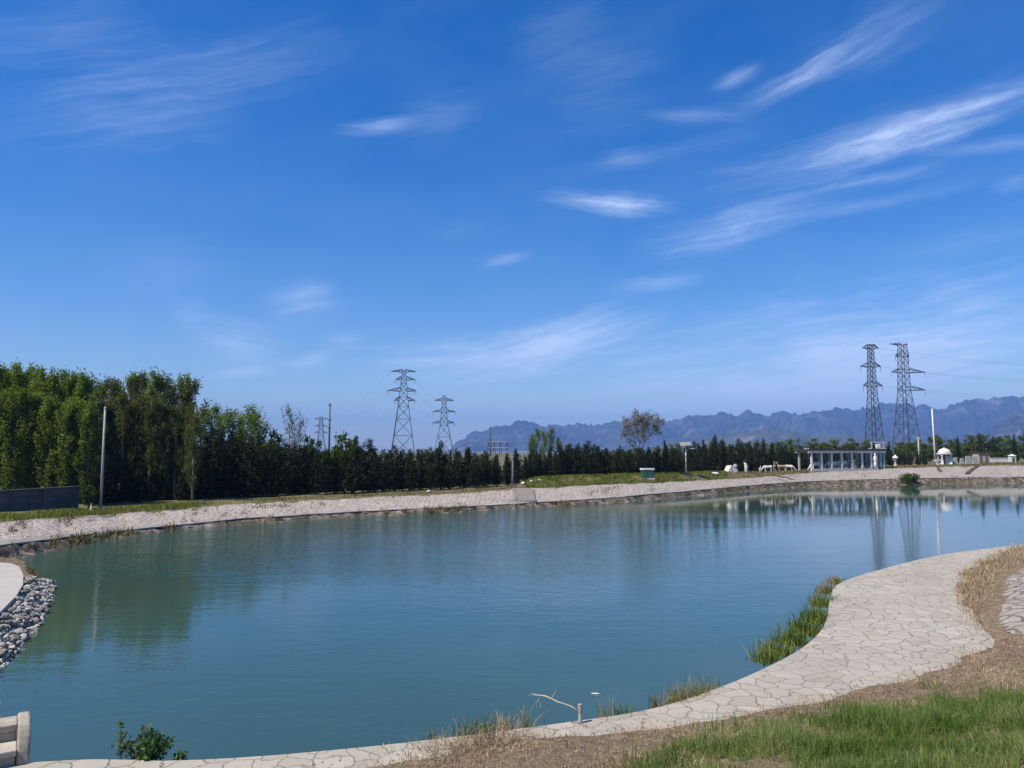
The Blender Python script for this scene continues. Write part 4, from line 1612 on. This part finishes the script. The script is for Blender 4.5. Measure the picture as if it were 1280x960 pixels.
grass_obj('shore_weeds', wv @ a, .06 + .16 * r.random(nb), np.full(nb, .02), M['olivegrass'], r, lean=.7)

# ------------------------------------------------------------------ pylons
def pylon(px, D, ytop, base_px_w, waist_y, waist_px_w, top_px_w, arms, label, rz=0.0, bar=.16):
    G = ground_at(px, D)
    m_px = D / F                       # metres per pixel there
    H = at_d(px, ytop, D).z - G.z
    zw = at_d(px, waist_y, D).z - G.z
    root = empty('lattice_pylon', G, rz, label, 'pylon', 'lattice pylons on the horizon')
    bw, ww, tw = base_px_w * m_px, waist_px_w * m_px, top_px_w * m_px

    def wd(z):
        return bw + (ww - bw) * z / zw if z < zw else ww + (tw - ww) * (z - zw) / (H - zw)

    corners = ((-1, -1), (1, -1), (1, 1), (-1, 1))
    for sx, sy in corners:
        k = MB()
        zs = [-.2, zw, H]
        k.tube([(sx * wd(max(z, 0)) / 2, sy * wd(max(z, 0)) / 2, z) for z in zs], [bar * .85, bar * .7, bar * .5], 4)
        k.build('leg', M['steel'], root)
    k = MB()
    z = 0.0
    lv = [0]
    while z < H - .5:
        z += max(wd(z) * .9, 1.5)
        lv.append(min(z, H))
    for z0, z1 in zip(lv[:-1], lv[1:]):
        for i in range(4):
            (ax, ay), (bx, by) = corners[i], corners[(i + 1) % 4]
            w0, w1 = wd(z0) / 2, wd(z1) / 2
            k.bar((ax * w0, ay * w0, z0), (bx * w1, by * w1, z1), bar * .55)
            k.bar((bx * w0, by * w0, z0), (ax * w1, ay * w1, z1), bar * .55)
            k.bar((ax * w1, ay * w1, z1), (bx * w1, by * w1, z1), bar * .5)
    k.build('bracing_lattice', M['steel'], root)
    tips = []
    for (ya, l, r_) in arms:
        za = at_d(px, ya, D).z - G.z
        hw = wd(min(za, H)) / 2
        k = MB()
        for sgn, ln in ((-1, l), (1, r_)):
            L = ln * m_px
            if L <= hw:
                continue
            tipz = za + .25
            for sy in (-hw, hw):
                k.bar((sgn * hw, sy, za), (sgn * L, 0, tipz), bar * 1.15)
                k.bar((sgn * hw, sy, min(za + 1.6, H)), (sgn * L, 0, tipz), bar * 1.15)
                for q_ in (.33, .66):
                    k.bar((sgn * (hw + (L - hw) * q_), sy * (1 - q_), za + .1), (sgn * (hw + (L - hw) * (q_ - .2)), sy * (1.2 - q_), za + 1.6 * (1.1 - q_)), bar * .5)
            k.bar((sgn * hw, -hw, za), (sgn * hw, hw, za), bar * .6)
            tips.append((sgn * L, 0, tipz))
        arm = k.build('crossarm', M['steel'], root)
        for sgn, ln in ((-1, l), (1, r_)):
            L = ln * m_px
            if L <= hw or ya == arms[0][0]:
                continue
            q = MB()
            q.tube([(sgn * L, 0, za + .2), (sgn * L, 0, za - 1.7)], bar * .45, 6)
            q.build('insulator', M['glassins'], arm)
    return root, [root.matrix_basis @ Vector(t) for t in tips], (G, rz)


py1 = pylon(505, 350, 462, 30, 500, 11, 4, [(465, 16, 15), (475, 10, 14), (489, 20, 15), (501, 11, 14)], 'taller of the two pylons above the dark conifer belt', .12, .24)
py2 = pylon(555.5, 480, 494, 26, 530, 9, 4, [(501, 12, 12), (515, 14, 14), (529, 14, 13)], 'shorter of the two pylons above the dark conifer belt', .1, .30)
py3 = pylon(1089, 262, 430, 18, 490, 8, 5, [(436, 11, 11), (459, 15, 13), (483, 12, 14)], 'slim three-armed pylon standing over the end of the pergola', .15, .17)
py4 = pylon(1129, 270, 430, 26, 488, 10.5, 7.5, [(431, 17, 7), (446, 10, 8), (466, 16, 29), (488, 9, 28)], 'heavy pylon with long one-sided arms beside the slim one', .12, .165)
py5 = pylon(403, 760, 521, 15, 545, 6, 3, [(524, 9, 9), (533, 8, 8), (541, 8, 8)], 'faint far pylon beside the tall bare mast', .1, .30)


def wire(a, b, sag, label, n=24, r_=.022):
    k = MB()
    k.tube([a.lerp(b, t) - Vector((0, 0, sag * 4 * t * (1 - t))) for t in np.linspace(0, 1, n)], r_, 4)
    o = k.build('power_line', M['wire'])
    tag(o, label, 'power line', 'power lines between the pylons')


bpy.context.view_layer.update()
for (rt, tips, _) in (py4,):
    for i, t_ in enumerate(tips[2:]):
        if t_.x > rt.location.x:
            wire(t_, t_ + Vector((150, -25, -1)), 5, 'thin power line sagging away from the heavy pylon', 24, .026)
for t_ in py3[1]:
    if t_.x > py3[0].location.x:
        wire(t_, t_ + Vector((150, -10, -2)), 6, 'thin power line sagging away from the slim pylon', 24, .026)
for t_, u_ in zip(py5[1], py1[1]):
    wire(t_, u_, 9, 'thin power line coming from the faint far pylon', 24, .026)
for i, (t_, u_) in enumerate(zip(py1[1][2:], py2[1])):
    wire(t_, u_, 4, r_=.026, label='thin power line slung between the two pylons above the conifers')

# ------------------------------------------------------------------ poles, lamps and other things by the far bank
def pole(name, px, D, ytop, r0, r1, mat, label, cat='pole', ybase=None):
    G = ground_at(px, D)
    H = height_to(px, ytop, D)
    root = empty(name, G, 0, label, cat)
    k = MB()
    k.tube([(0, 0, -.3), (0, 0, H * .5), (0, 0, H)], [r0, (r0 + r1) / 2, r1], 10)
    k.build('shaft', mat, root, True)
    return root, H


M['darkstone'] = mat_noise('dark_stone', (.10, .10, .10), (.17, .165, .16), 3, .85, .2)
D = top_d(134) + 2.0
rt, H = pole('lamp_pole', 134, D, 511, .085, .06, M['concrete_pole'], 'tall slender pale pole on the grass in front of the poplars')
k = MB()
k.lathe([(.13, 0), (.13, .12), (.09, .16)], 10)
k.build('foot_collar', M['greypaint'], rt)
k = MB()
k.lathe([(.02, 0), (.075, .01), (.075, .10), (.02, .16)], 10, (0, 0, H - .02))
k.build('cap', M['greypaint'], rt)
rt, H = pole('radio_mast', 413.5, 150, 504, .22, .14, M['steel'], 'tall thin dark mast rising out of the trees', 'mast')
k = MB()
for z in (H * .97, H * .75, H * .62):
    k.box(-.28, .28, -.1, .1, z - .12, z + .12)
k.build('bracket', M['steel'], rt)
D = top_d(247) + 8.6
rt, H = pole('utility_pole', 247.5, D, 546, .11, .08, M['concrete_pole'], 'concrete utility pole with two crossarms among the dark trees')
for z, L in ((H - .25, .45), (H - .75, .55)):
    k = MB()
    k.box(-L, L * .7, -.05, .05, z - .06, z + .06)
    arm = k.build('crossarm', M['concrete_pole'], rt)
    for x in (-L * .9, L * .6):
        q = MB()
        q.lathe([(.03, 0), (.06, .03), (.035, .1), (.05, .13), (.02, .17)], 8, (x, 0, z + .055))
        q.build('insulator', M['whitepaint'], arm)

D = top_d(641) + 1.2
rt, H = pole('stone_marker', 641, D, 573, .13, .08, M['darkstone'], 'grey tapering marker post at the near end of the green verge', 'post')
k = MB()
k.box(-.26, .26, -.26, .26, -.2, .35)
k.build('plinth', M['walldark'], rt, bevel=.03)
k = MB()
k.lathe([(.13, 0), (.13, .06), (.02, .30)], 8, (0, 0, H - .03))
k.build('pointed_top', M['darkstone'], rt)

D = top_d(855) + 3.0
rt, H = pole('solar_lamp', 855, D, 558, .075, .055, M['whitepaint'], 'white lamp post topped by a tilted solar panel', 'lamp post')
k = MB()
k.add([(-.62, -.30, H + .02), (.62, -.30, H + .10), (.62, .34, H + .50), (-.62, .34, H + .42), (-.62, -.30, H + .07), (.62, -.30, H + .15), (.62, .34, H + .55), (-.62, .34, H + .47)],
      [(0, 3, 2, 1), (4, 5, 6, 7), (0, 1, 5, 4), (1, 2, 6, 5), (2, 3, 7, 6), (3, 0, 4, 7)])
k.build('solar_panel', M['panel'], rt)
k = MB()
k.tube([(0, 0, H - .5), (.45, -.1, H - .25), (.75, -.15, H - .22)], .03, 6)
arm = k.build('lamp_arm', M['whitepaint'], rt)
k = MB()
k.box(.55, .98, -.25, -.06, H - .30, H - .22)
k.build('lamp_head', M['greypaint'], arm, bevel=.02)

rt, H = pole('light_mast', 1163.5, 132, 511, .15, .10, M['whitepaint'], 'tall white lighting pole standing beside the domed pavilion', 'pole')
rt.rotation_euler = (0, R(-1.0), 0)
k = MB()
k.tube([(0, 0, H - .1), (.3, 0, H + .05), (.55, 0, H + .04)], .05, 6)
k.build('lamp_head', M['greypaint'], rt)
rt, H = pole('grey_pole', 1143.5, 133, 546, .13, .10, M['greypaint'], 'short grey pole under the heavy pylon', 'pole')
k = MB()
k.box(-.2, .2, -.12, .12, H - .5, H)
k.build('head_box', M['greypaint'], rt)
rt, H = pole('short_lamp', 1006.5, 124, 561.5, .10, .08, M['greypaint'], 'short grey lamp post at the near end of the pergola', 'lamp post')
k = MB()
k.box(-.55, .12, -.12, .12, H - .02, H + .16)
k.build('lamp_head', M['whitepaint'], rt, bevel=.03)
rt, H = pole('white_marker', 770, top_d(770) + 5, 595, .14, .10, M['whitepaint'], 'small white marker post on the green verge', 'post')
k = MB()
k.box(-.25, .25, -.25, .25, -.1, .12)
k.build('base_block', M['whitepaint'], rt)

# green utility box
D = top_d(807) + 1.6
root = empty('utility_box', ground_at(807, D), .1, 'green utility box with a pale lid on the verge below the bare tree', 'utility box')
k = MB()
k.box(-.62, .62, -.4, .4, .1, .92)
k.build('cabinet', M['greenbox'], root, bevel=.03)
k = MB()
k.box(-.70, .70, -.48, .48, .925, 1.12)
k.build('lid', M['whitepaint'], root, bevel=.03)
for x in (-.31, .31):
    k = MB()
    k.box(x - .27, x + .27, -.425, -.403, .2, .85)
    d_o = k.build('door', M['greenbox'], root)
    k = MB()
    k.box(x + .15, x + .19, -.455, -.427, .45, .6)
    k.build('handle', M['black'], d_o)
k = MB()
k.box(-.7, .7, -.46, .46, -.2, .098)
k.build('plinth', M['greypaint'], root)

# small white stones and statues on the verge
for px_, yb, sz, lab in [(537.5, 616, .20, 'lone white stone at the foot of the conifers below the pylons'), (653.5, 606, .22, 'white stone right beside the grey marker post'),
                         (663.5, 605, .20, 'second white stone along from the grey marker post'), (674, 603.5, .17, 'smallest white stone at the start of the green verge'),
                         (890, 590.5, .34, 'flat white stone on the verge near the white tent')]:
    D = top_d(px_) + 2.2
    o = bpy.data.objects.new('white_stone', rocks[int(px_) % 8].copy())
    o.data.materials.clear()
    o.data.materials.append(M['whitepaint'])
    COL.objects.link(o)
    G = ground_at(px_, D)
    o.location = G + Vector((0, 0, sz * .4))
    o.scale = (sz * (1.6 if px_ == 890 else 1), sz, sz * (.8 if px_ == 890 else 1.15))
    tag(o, lab, 'stone')

# white A-frame tent
root = empty('white_tent', ground_at(910, top_d(910) + 6), .2, 'small white ridge tent on the verge', 'tent')
k = MB()
k.add([(-.8, -.6, 0), (.7, -.6, 0), (.7, .6, 0), (-.8, .6, 0), (-.15, -.6, .98), (-.25, .6, .9)], [(0, 1, 4), (3, 5, 2), (0, 4, 5, 3), (1, 2, 5, 4), (0, 3, 2, 1)])
k.build('canvas', M['whitepaint'], root)
k = MB()
k.add([(-.35, -.63, .02), (.05, -.63, .02), (-.15, -.615, .7)], [(0, 1, 2)])
k.add([(-.35, -.61, .02), (-.15, -.602, .7), (.05, -.61, .02)], [(0, 1, 2)])
k.build('flap', M['greypaint'], root)


def body(name, tubes, mat, parent=None, voxel=.05):
    """one continuous rounded figure from overlapping tapered limbs"""
    k = MB()
    for pts, rad in tubes:
        n = len(pts)
        k.tube(pts, rad, 8)
        for p, q in ((pts[0], rad[0]), (pts[-1], rad[-1])):
            k.ball(p, q, n=6)
    o = k.build(name, mat, parent, True)
    m_ = o.modifiers.new('join', 'REMESH')
    m_.mode = 'VOXEL'
    m_.voxel_size = voxel
    m_.use_smooth_shade = True
    return o


HORSE_GRAZE = [([(-.75, 0, 1.25), (0, 0, 1.2), (.75, 0, 1.3)], [.30, .34, .31]), ([(-.7, 0, 1.35), (-1.15, 0, 1.05), (-1.5, 0, .55)], [.22, .16, .12]),
               ([(-1.42, 0, .60), (-1.78, 0, .28)], [.13, .08]), ([(.95, 0, 1.4), (1.15, 0, 1.1), (1.2, 0, .65)], [.08, .09, .05])] + \
              [([(x, y, 1.15), (x + (.06 if x > 0 else -.02), y, .62), (x, y, .05)], [.15, .085, .07]) for x in (-.65, .65) for y in (-.17, .17)]
STAND = [([(-.75, 0, 1.25), (0, 0, 1.2), (.75, 0, 1.28)], [.30, .33, .30]), ([(-.7, 0, 1.38), (-1.0, 0, 1.75), (-1.1, 0, 2.1)], [.2, .14, .11]),
         ([(-1.05, 0, 2.12), (-1.42, 0, 1.95)], [.13, .08]), ([(-1.05, .07, 2.2), (-1.02, .09, 2.36)], [.04, .02]), ([(-1.05, -.07, 2.2), (-1.02, -.09, 2.36)], [.04, .02]),
         ([(.95, 0, 1.4), (1.12, 0, 1.1), (1.15, 0, .7)], [.07, .08, .04])] + \
        [([(x, y, 1.15), (x + (.06 if x > 0 else -.02), y, .62), (x, y, .05)], [.14, .08, .065]) for x in (-.65, .65) for y in (-.17, .17)]


def statue(px, D, s, rz, shape, mat, label, spots=None, blk=True):
    root = empty('animal_statue', ground_at(px, D), rz, label, 'statue')
    root.scale = (s, s, s)
    body('figure', shape, M[mat], root)
    k = MB()
    k.tube([(-.72, 0, 1.60), (-.35, 0, 1.56), (.1, 0, 1.53), (.55, 0, 1.58)], [.06, .12, .12, .06], 8)
    if spots:
        k.build('back_patch', M[spots], root, True)
    return root


statue(956, top_d(956) + 5, .62, 0.1, HORSE_GRAZE, 'whitepaint', 'white grazing horse statue nearest the tent in the animal group', 'brownpaint')
statue(964.5, top_d(964) + 7, .66, 1.2, STAND, 'tan', 'tan long-necked animal statue facing the water', 'brownpaint')
statue(973, top_d(973) + 5.5, .62, .2, STAND, 'tan', 'tan and brown animal statue with raised head in the group', 'brownpaint')
statue(982, top_d(982) + 5, .60, 3.0, HORSE_GRAZE, 'whitepaint', 'white grazing animal statue closest to the pergola in the group', 'tan')
statue(946.5, top_d(946) + 5, .42, 1.4, STAND, 'whitepaint', 'small white animal statue at the edge of the group')
# heron-like sculpture and grey one
root = empty('bird_statue', ground_at(929, top_d(929) + 4.5), 0, 'white upright bird statue with a dark head on the verge', 'statue')
body('figure', [([(0, 0, .1), (.05, 0, .7), (-.05, 0, 1.15), (-.2, 0, 1.35)], [.14, .25, .19, .10]), ([(.1, 0, .5), (.35, 0, .15)], [.16, .05])], M['whitepaint'], root, .04)
body('head', [([(-.2, 0, 1.42), (-.1, 0, 1.62), (.25, 0, 1.72)], [.11, .14, .08]), ([(-.25, 0, 1.6), (-.6, 0, 1.52)], [.06, .02])], M['black'], root, .026)
root = empty('urn_statue', ground_at(916, top_d(916) + 5), 0, 'small grey urn on a pedestal beside the tent', 'statue')
k = MB()
k.box(-.24, .24, -.24, .24, -.1, .5)
k.build('pedestal', M['greypaint'], root, bevel=.03)
k = MB()
k.lathe([(.12, .502), (.10, .58), (.28, .78), (.30, .95), (.20, 1.05), (.26, 1.12)], 12)
k.build('urn', M['greypaint'], root, True)
# more statues under and past the pergola are placed with it

# pergola
PD = top_d(1009) + 1.6
PL, PR = ground_at(1009, PD), ground_at(1101, PD + 4)
LEN = (PR - PL).length
ang = math.atan2(PR.y - PL.y, PR.x - PL.x)
root = empty('pergola', PL, ang, 'long white pergola with a flat dark roof on the far bank', 'pergola')
PH = height_to(1009, 564.0, PD)
dzr = PR.z - PL.z
posts = [.2, 1.75, 3.35, 4.95, 6.6, 8.2, 9.7, 10.5, 11.2, LEN - .15]
posts = [.2] + [.2 + (LEN - .4) * f for f in (.135, .27, .41, .55, .69, .82)] + [LEN * .885, LEN * .94, LEN - .2]
for i, x in enumerate(posts):
    k = MB()
    k.box(x - .12, x + .12, -.12, .12, -.3, PH - .26)
    k.build('post', M['tealpaint'] if i >= 7 else M['whitepaint'], root)
    if i % 3 != 1:
        k = MB()
        k.box(x - .11, x + .11, 2.6, 2.82, -.3, PH - .26)
        k.build('post', M['greypaint'], root)
k = MB()
k.box(-.3, LEN + .1, -.16, .16, PH - .257, PH + .08)
k.build('front_beam', M['whitepaint'], root)
k = MB()
k.box(-.3, LEN + .1, 2.55, 2.87, PH - .257, PH + .08)
k.build('rear_beam', M['greypaint'], root)
k = MB()
k.box(-.45, LEN + .25, -.4, 3.1, PH + .083, PH + .30)
k.build('roof', M['darkroof'], root)
k = MB()
k.box(-.2, LEN * .85, -.9, -.82, .05, .42)
for x in np.arange(-.2, LEN * .85, 1.4):
    k.box(x, x + .1, -.92, -.80, -.3, .52)
fo = k.build('low_rail', M['greypaint'])
fo.location, fo.rotation_euler = PL, (0, 0, ang)
tag(fo, 'low pale rail along the grass in front of the pergola', 'rail')
for fx, rz, lab in ((.10, .0, 'white grazing statue under the first bay of the pergola'), (.30, .1, 'white grazing statue in the middle bays of the pergola'), (.435, .05, 'white grazing statue furthest into the pergola')):
    G = PL.lerp(PR, fx)
    root2 = empty('animal_statue', G + Vector((0, .7, 0)), rz, lab, 'statue')
    root2.scale = (.72, .72, .86)
    body('figure', HORSE_GRAZE, M['whitepaint'], root2)
    k = MB()
    k.box(-1.9, 1.3, -.35, .35, -.3, .06)
    k.build('plinth', M['greypaint'], root2)
root2 = empty('white_figure', PL.lerp(PR, .845) + Vector((0, -.5, 0)), 0, 'small white pedestal statue at the teal end of the pergola', 'statue')
k = MB()
k.lathe([(.22, -.1), (.22, .9), (.16, 1.0), (.26, 1.3), (.24, 1.7), (.10, 1.95), (.16, 2.1), (.05, 2.3)], 10)
k.build('figure', M['whitepaint'], root2, True)
root2 = empty('stone_lantern', ground_at(1114, 124), 0, 'pale stone lantern standing alone past the pergola', 'lantern')
k = MB()
k.lathe([(.28, -.1), (.28, .25), (.16, .35), (.14, .9), (.30, 1.0), (.28, 1.35)], 8)
k.build('body', M['greypaint'], root2)
k = MB()
k.lathe([(.5, 1.352), (.42, 1.45), (.12, 1.75), (.02, 1.9)], 8)
k.build('lantern_cap', M['whitepaint'], root2)

# switch cabinet platform under the slim pylon
root = empty('transformer', ground_at(1093, 128), 0, 'pale transformer raised on two poles above the pergola end', 'transformer')
Gz = root.location.z
zb = at_d(1093, 560, 128).z - Gz
for x in (-1.0, 1.0):
    k = MB()
    k.tube([(x, 0, -.2), (x, 0, zb + 1.1)], .09, 8)
    k.build('pole', M['concrete_pole'], root)
k = MB()
k.box(-1.4, 1.4, -.35, .35, zb - .15, zb)
k.build('platform', M['greypaint'], root)
k = MB()
k.box(-.35, .35, -.3, .3, zb + .003, zb + .62)
k.build('tank', M['whitepaint'], root, bevel=.08)
k = MB()
k.box(-1.3, 1.3, -.06, .06, zb + .85, zb + .98)
k.build('crossarm', M['greypaint'], root)

# domed pavilion
D = 130
root = empty('domed_pavilion', ground_at(1175, D), 0, 'white open pavilion with a rounded dome and dark arched opening', 'pavilion')
Hd = height_to(1175, 560.3, D)
root.scale = (.86, .86, 1)
zc = Hd - 1.05
for x, y in ((-.85, -.7), (.85, -.7), (-.85, .7), (.85, .7)):
    k = MB()
    k.lathe([(.30, -.2), (.30, .25), (.20, .35), (.18, zc - .25), (.28, zc - .15), (.28, zc - .003)], 12, (x, y, 0))
    k.build('column', M['whitepaint'], root, True)
k = MB()
k.lathe([(1.25, zc), (1.45, zc + .06), (1.45, zc + .22), (1.2, zc + .24)], 24)
k.build('cornice', M['whitepaint'], root)
k = MB()
k.lathe([(1.15 * math.cos(a), zc + .243 + .80 * math.sin(a)) for a in np.linspace(0, 1.5, 8)], 24)
dm = k.build('dome', M['whitepaint'], root, True)
k = MB()
k.lathe([(.12, 0), (.08, .06), (.1, .12), (.01, .25)], 8, (0, 0, zc + 1.04))
k.build('finial', M['whitepaint'], dm)
k = MB()
k.box(.35, 1.0, -.55, .55, -.1, zc - .3)
k.build('side_screen', M['whitepaint'], root)
k = MB()
k.box(-.34, .34, .5, .56, -.1, zc - .3)
k.build('opening_shade', M['black'], root)  # black panel: the shade inside the open arch, put in as colour
k = MB()
k.lathe([(1.6, -.3), (1.6, -.02)], 24)
k.build('plinth', M['greypaint'], root)
root = empty('white_planter', ground_at(1166, 128.5), 0, 'white flared planter at the foot of the domed pavilion', 'planter')
k = MB()
k.lathe([(.3, -.2), (.3, .1), (.2, .25), (.6, .7), (.66, .82), (.55, .84)], 14)
k.build('bowl', M['whitepaint'], root, True)
k = MB()
k.ball((0, 0, .82), .5, (1, 1, .5), 8)
k.build('soil', M['bark'], root)

# slabs, tan hut and white walls past the pavilion
for px_, w, h, lab in [(1188, .42, 1.15, 'pale upright slab first past the domed pavilion'), (1196, .36, 1.0, 'narrow dim slab second past the domed pavilion'),
                       (1204.5, .62, 1.35, 'widest upright slab in the row past the pavilion'), (1212.5, .50, 1.3, 'last upright slab before the tan hut')]:
    root = empty('stone_slab', ground_at(px_, 131), .1, lab, 'slab')
    k = MB()
    k.add([(-w, -.1, -.2), (w, -.1, -.2), (w, .1, -.2), (-w, .1, -.2), (-w * .8, -.08, h), (w * .85, -.08, h * 1.06), (w * .85, .08, h * 1.06), (-w * .8, .08, h)],
          [(0, 3, 2, 1), (4, 5, 6, 7), (0, 1, 5, 4), (1, 2, 6, 5), (2, 3, 7, 6), (3, 0, 4, 7)])
    k.build('panel', M['concrete_pole'], root, bevel=.03)
    k = MB()
    k.box(-w * 1.15, w * 1.15, -.22, .22, -.3, .08)
    k.build('footing', M['greypaint'], root)
root = empty('tan_hut', ground_at(1224, 138), 0, 'small tan hut with a flat brown roof beyond the upright slabs', 'hut')
hh = height_to(1224, 564.5, 138)
k = MB()
k.box(-1.0, 1.0, 0, 1.8, -.2, hh - .25)
k.build('wall', M['tanwall'], root)
k = MB()
k.box(-1.15, 1.15, -.2, 2.0, hh - .247, hh)
k.build('roof', M['brownpaint'], root)
for x in (-.55, .45):
    k = MB()
    k.box(x - .2, x + .2, -.03, -.003, .2, hh - .6)
    k.build('door', M['walldark'], root)
root = empty('white_wall', ground_at(1246, 140), 0, 'long low whitewashed wall at the end of the far bank', 'wall')
k = MB()
k.box(-2.0, 2.4, 0, .25, -.2, .95)
k.build('panel', M['whitepaint'], root)
k = MB()
k.box(-2.05, 2.45, -.04, .29, .953, 1.06)
k.build('coping', M['greypaint'], root)
root = empty('white_kiosk', ground_at(1258.5, 137), 0, 'small white kiosk standing in front of the low white wall', 'kiosk')
k = MB()
k.box(-.45, .45, -.4, .4, -.2, 1.35)
k.build('body', M['whitepaint'], root)
k = MB()
k.add([(-.55, -.5, 1.353), (.55, -.5, 1.353), (.55, .5, 1.353), (-.55, .5, 1.353), (0, 0, 1.7)], [(0, 3, 2, 1), (0, 1, 4), (1, 2, 4), (2, 3, 4), (3, 0, 4)])
k.build('roof', M['whitepaint'], root)
k = MB()
k.box(-.22, .22, -.425, -.403, .0, 1.0)
k.build('door', M['walldark'], root)

# boundary wall and shed in the poplars
A_, B_ = ground_at(-90, 38.5), ground_at(107, 49)
A_ = Vector((A_.x, A_.y, 1.0))
L = (B_ - A_).length
root = empty('boundary_wall', A_, math.atan2(B_.y - A_.y, B_.x - A_.x), 'long low grey boundary wall in shade under the bright poplars', 'wall')
k = MB()
for z0, z1 in ((-.5, .46), (.48, .92), (.94, 1.24)):
    k.box(0, L, 0 + (.03 if z0 > .5 else 0), .25, z0, z1)
k.build('wall_panel', M['walldark'], root)
k = MB()
k.box(-.05, L + .05, -.06, .31, 1.243, 1.36)
k.build('coping', M['wallcap'], root)
for x in np.arange(1.5, L, 3.2):
    k = MB()
    k.box(x - .14, x + .14, -.035, .28, -.5, 1.24)
    k.build('pier', M['walldark'], root)
plant_tree('leafy_shrub', 'broad', 1, 119, 48, 606, 1.15, 'dark round shrub at the end of the grey boundary wall', 'shrub', None, 6)
root = empty('garden_spike', ground_at(122.5, 46.3), 0, 'small white pointed marker beside the tall pale pole', 'marker')
k = MB()
k.lathe([(.10, -.1), (.09, .1), (.05, .3), (.01, .55)], 8)
k.build('spike', M['whitepaint'], root)
k = MB()
k.box(-.14, .14, -.14, .14, -.15, .05)
k.build('base_block', M['greypaint'], root)
D = 62.5
G = ground_at(215, D)
root = empty('grey_shed', G, .05, 'grey shed with pale window bars half hidden in the dark trees', 'shed')
hs_ = height_to(215, 546, D)
k = MB()
k.box(-1.35, 1.35, 0, 1.5, -.1, hs_ - .3)
k.build('wall', M['walldark'], root)
k = MB()
k.box(-1.5, 1.5, -.25, 1.7, hs_ - .297, hs_)
k.build('roof', M['darkroof'], root)
zb, zt_ = height_to(215, 577, D), height_to(215, 559, D)
for x in (-1.1, -.85, -.6, -.15, .5, .95):
    k = MB()
    k.box(x - .035, x + .035, -.06, -.004, zb, zt_)
    k.build('window_bar', M['greypaint'], root)
# far substation frame
D = 420
G = ground_at(622, D)
root = empty('substation_gantry', G, 0, 'faint reddish substation frame with one tall mast on the horizon', 'gantry')
m_px = D / F
zt_ = height_to(622, 552, D)
k = MB()
for x in (-11, -4, 4, 12):
    for s in (-1, 1):
        k.bar((x * m_px + s * .8, 0, 0), (x * m_px, 0, zt_), .35)
k.build('frame', M['brownpaint'], root)
for z in (zt_, zt_ - 3.2):
    k = MB()
    k.bar((-11 * m_px, 0, z), (13 * m_px, 0, z), .5)
    k.build('beam', M['tanwall'], root)
k = MB()
k.tube([(-8.5 * m_px, 0, 0), (-8.5 * m_px, 0, height_to(622, 533, D))], [.5, .2], 6)
k.build('mast', M['steel'], root)
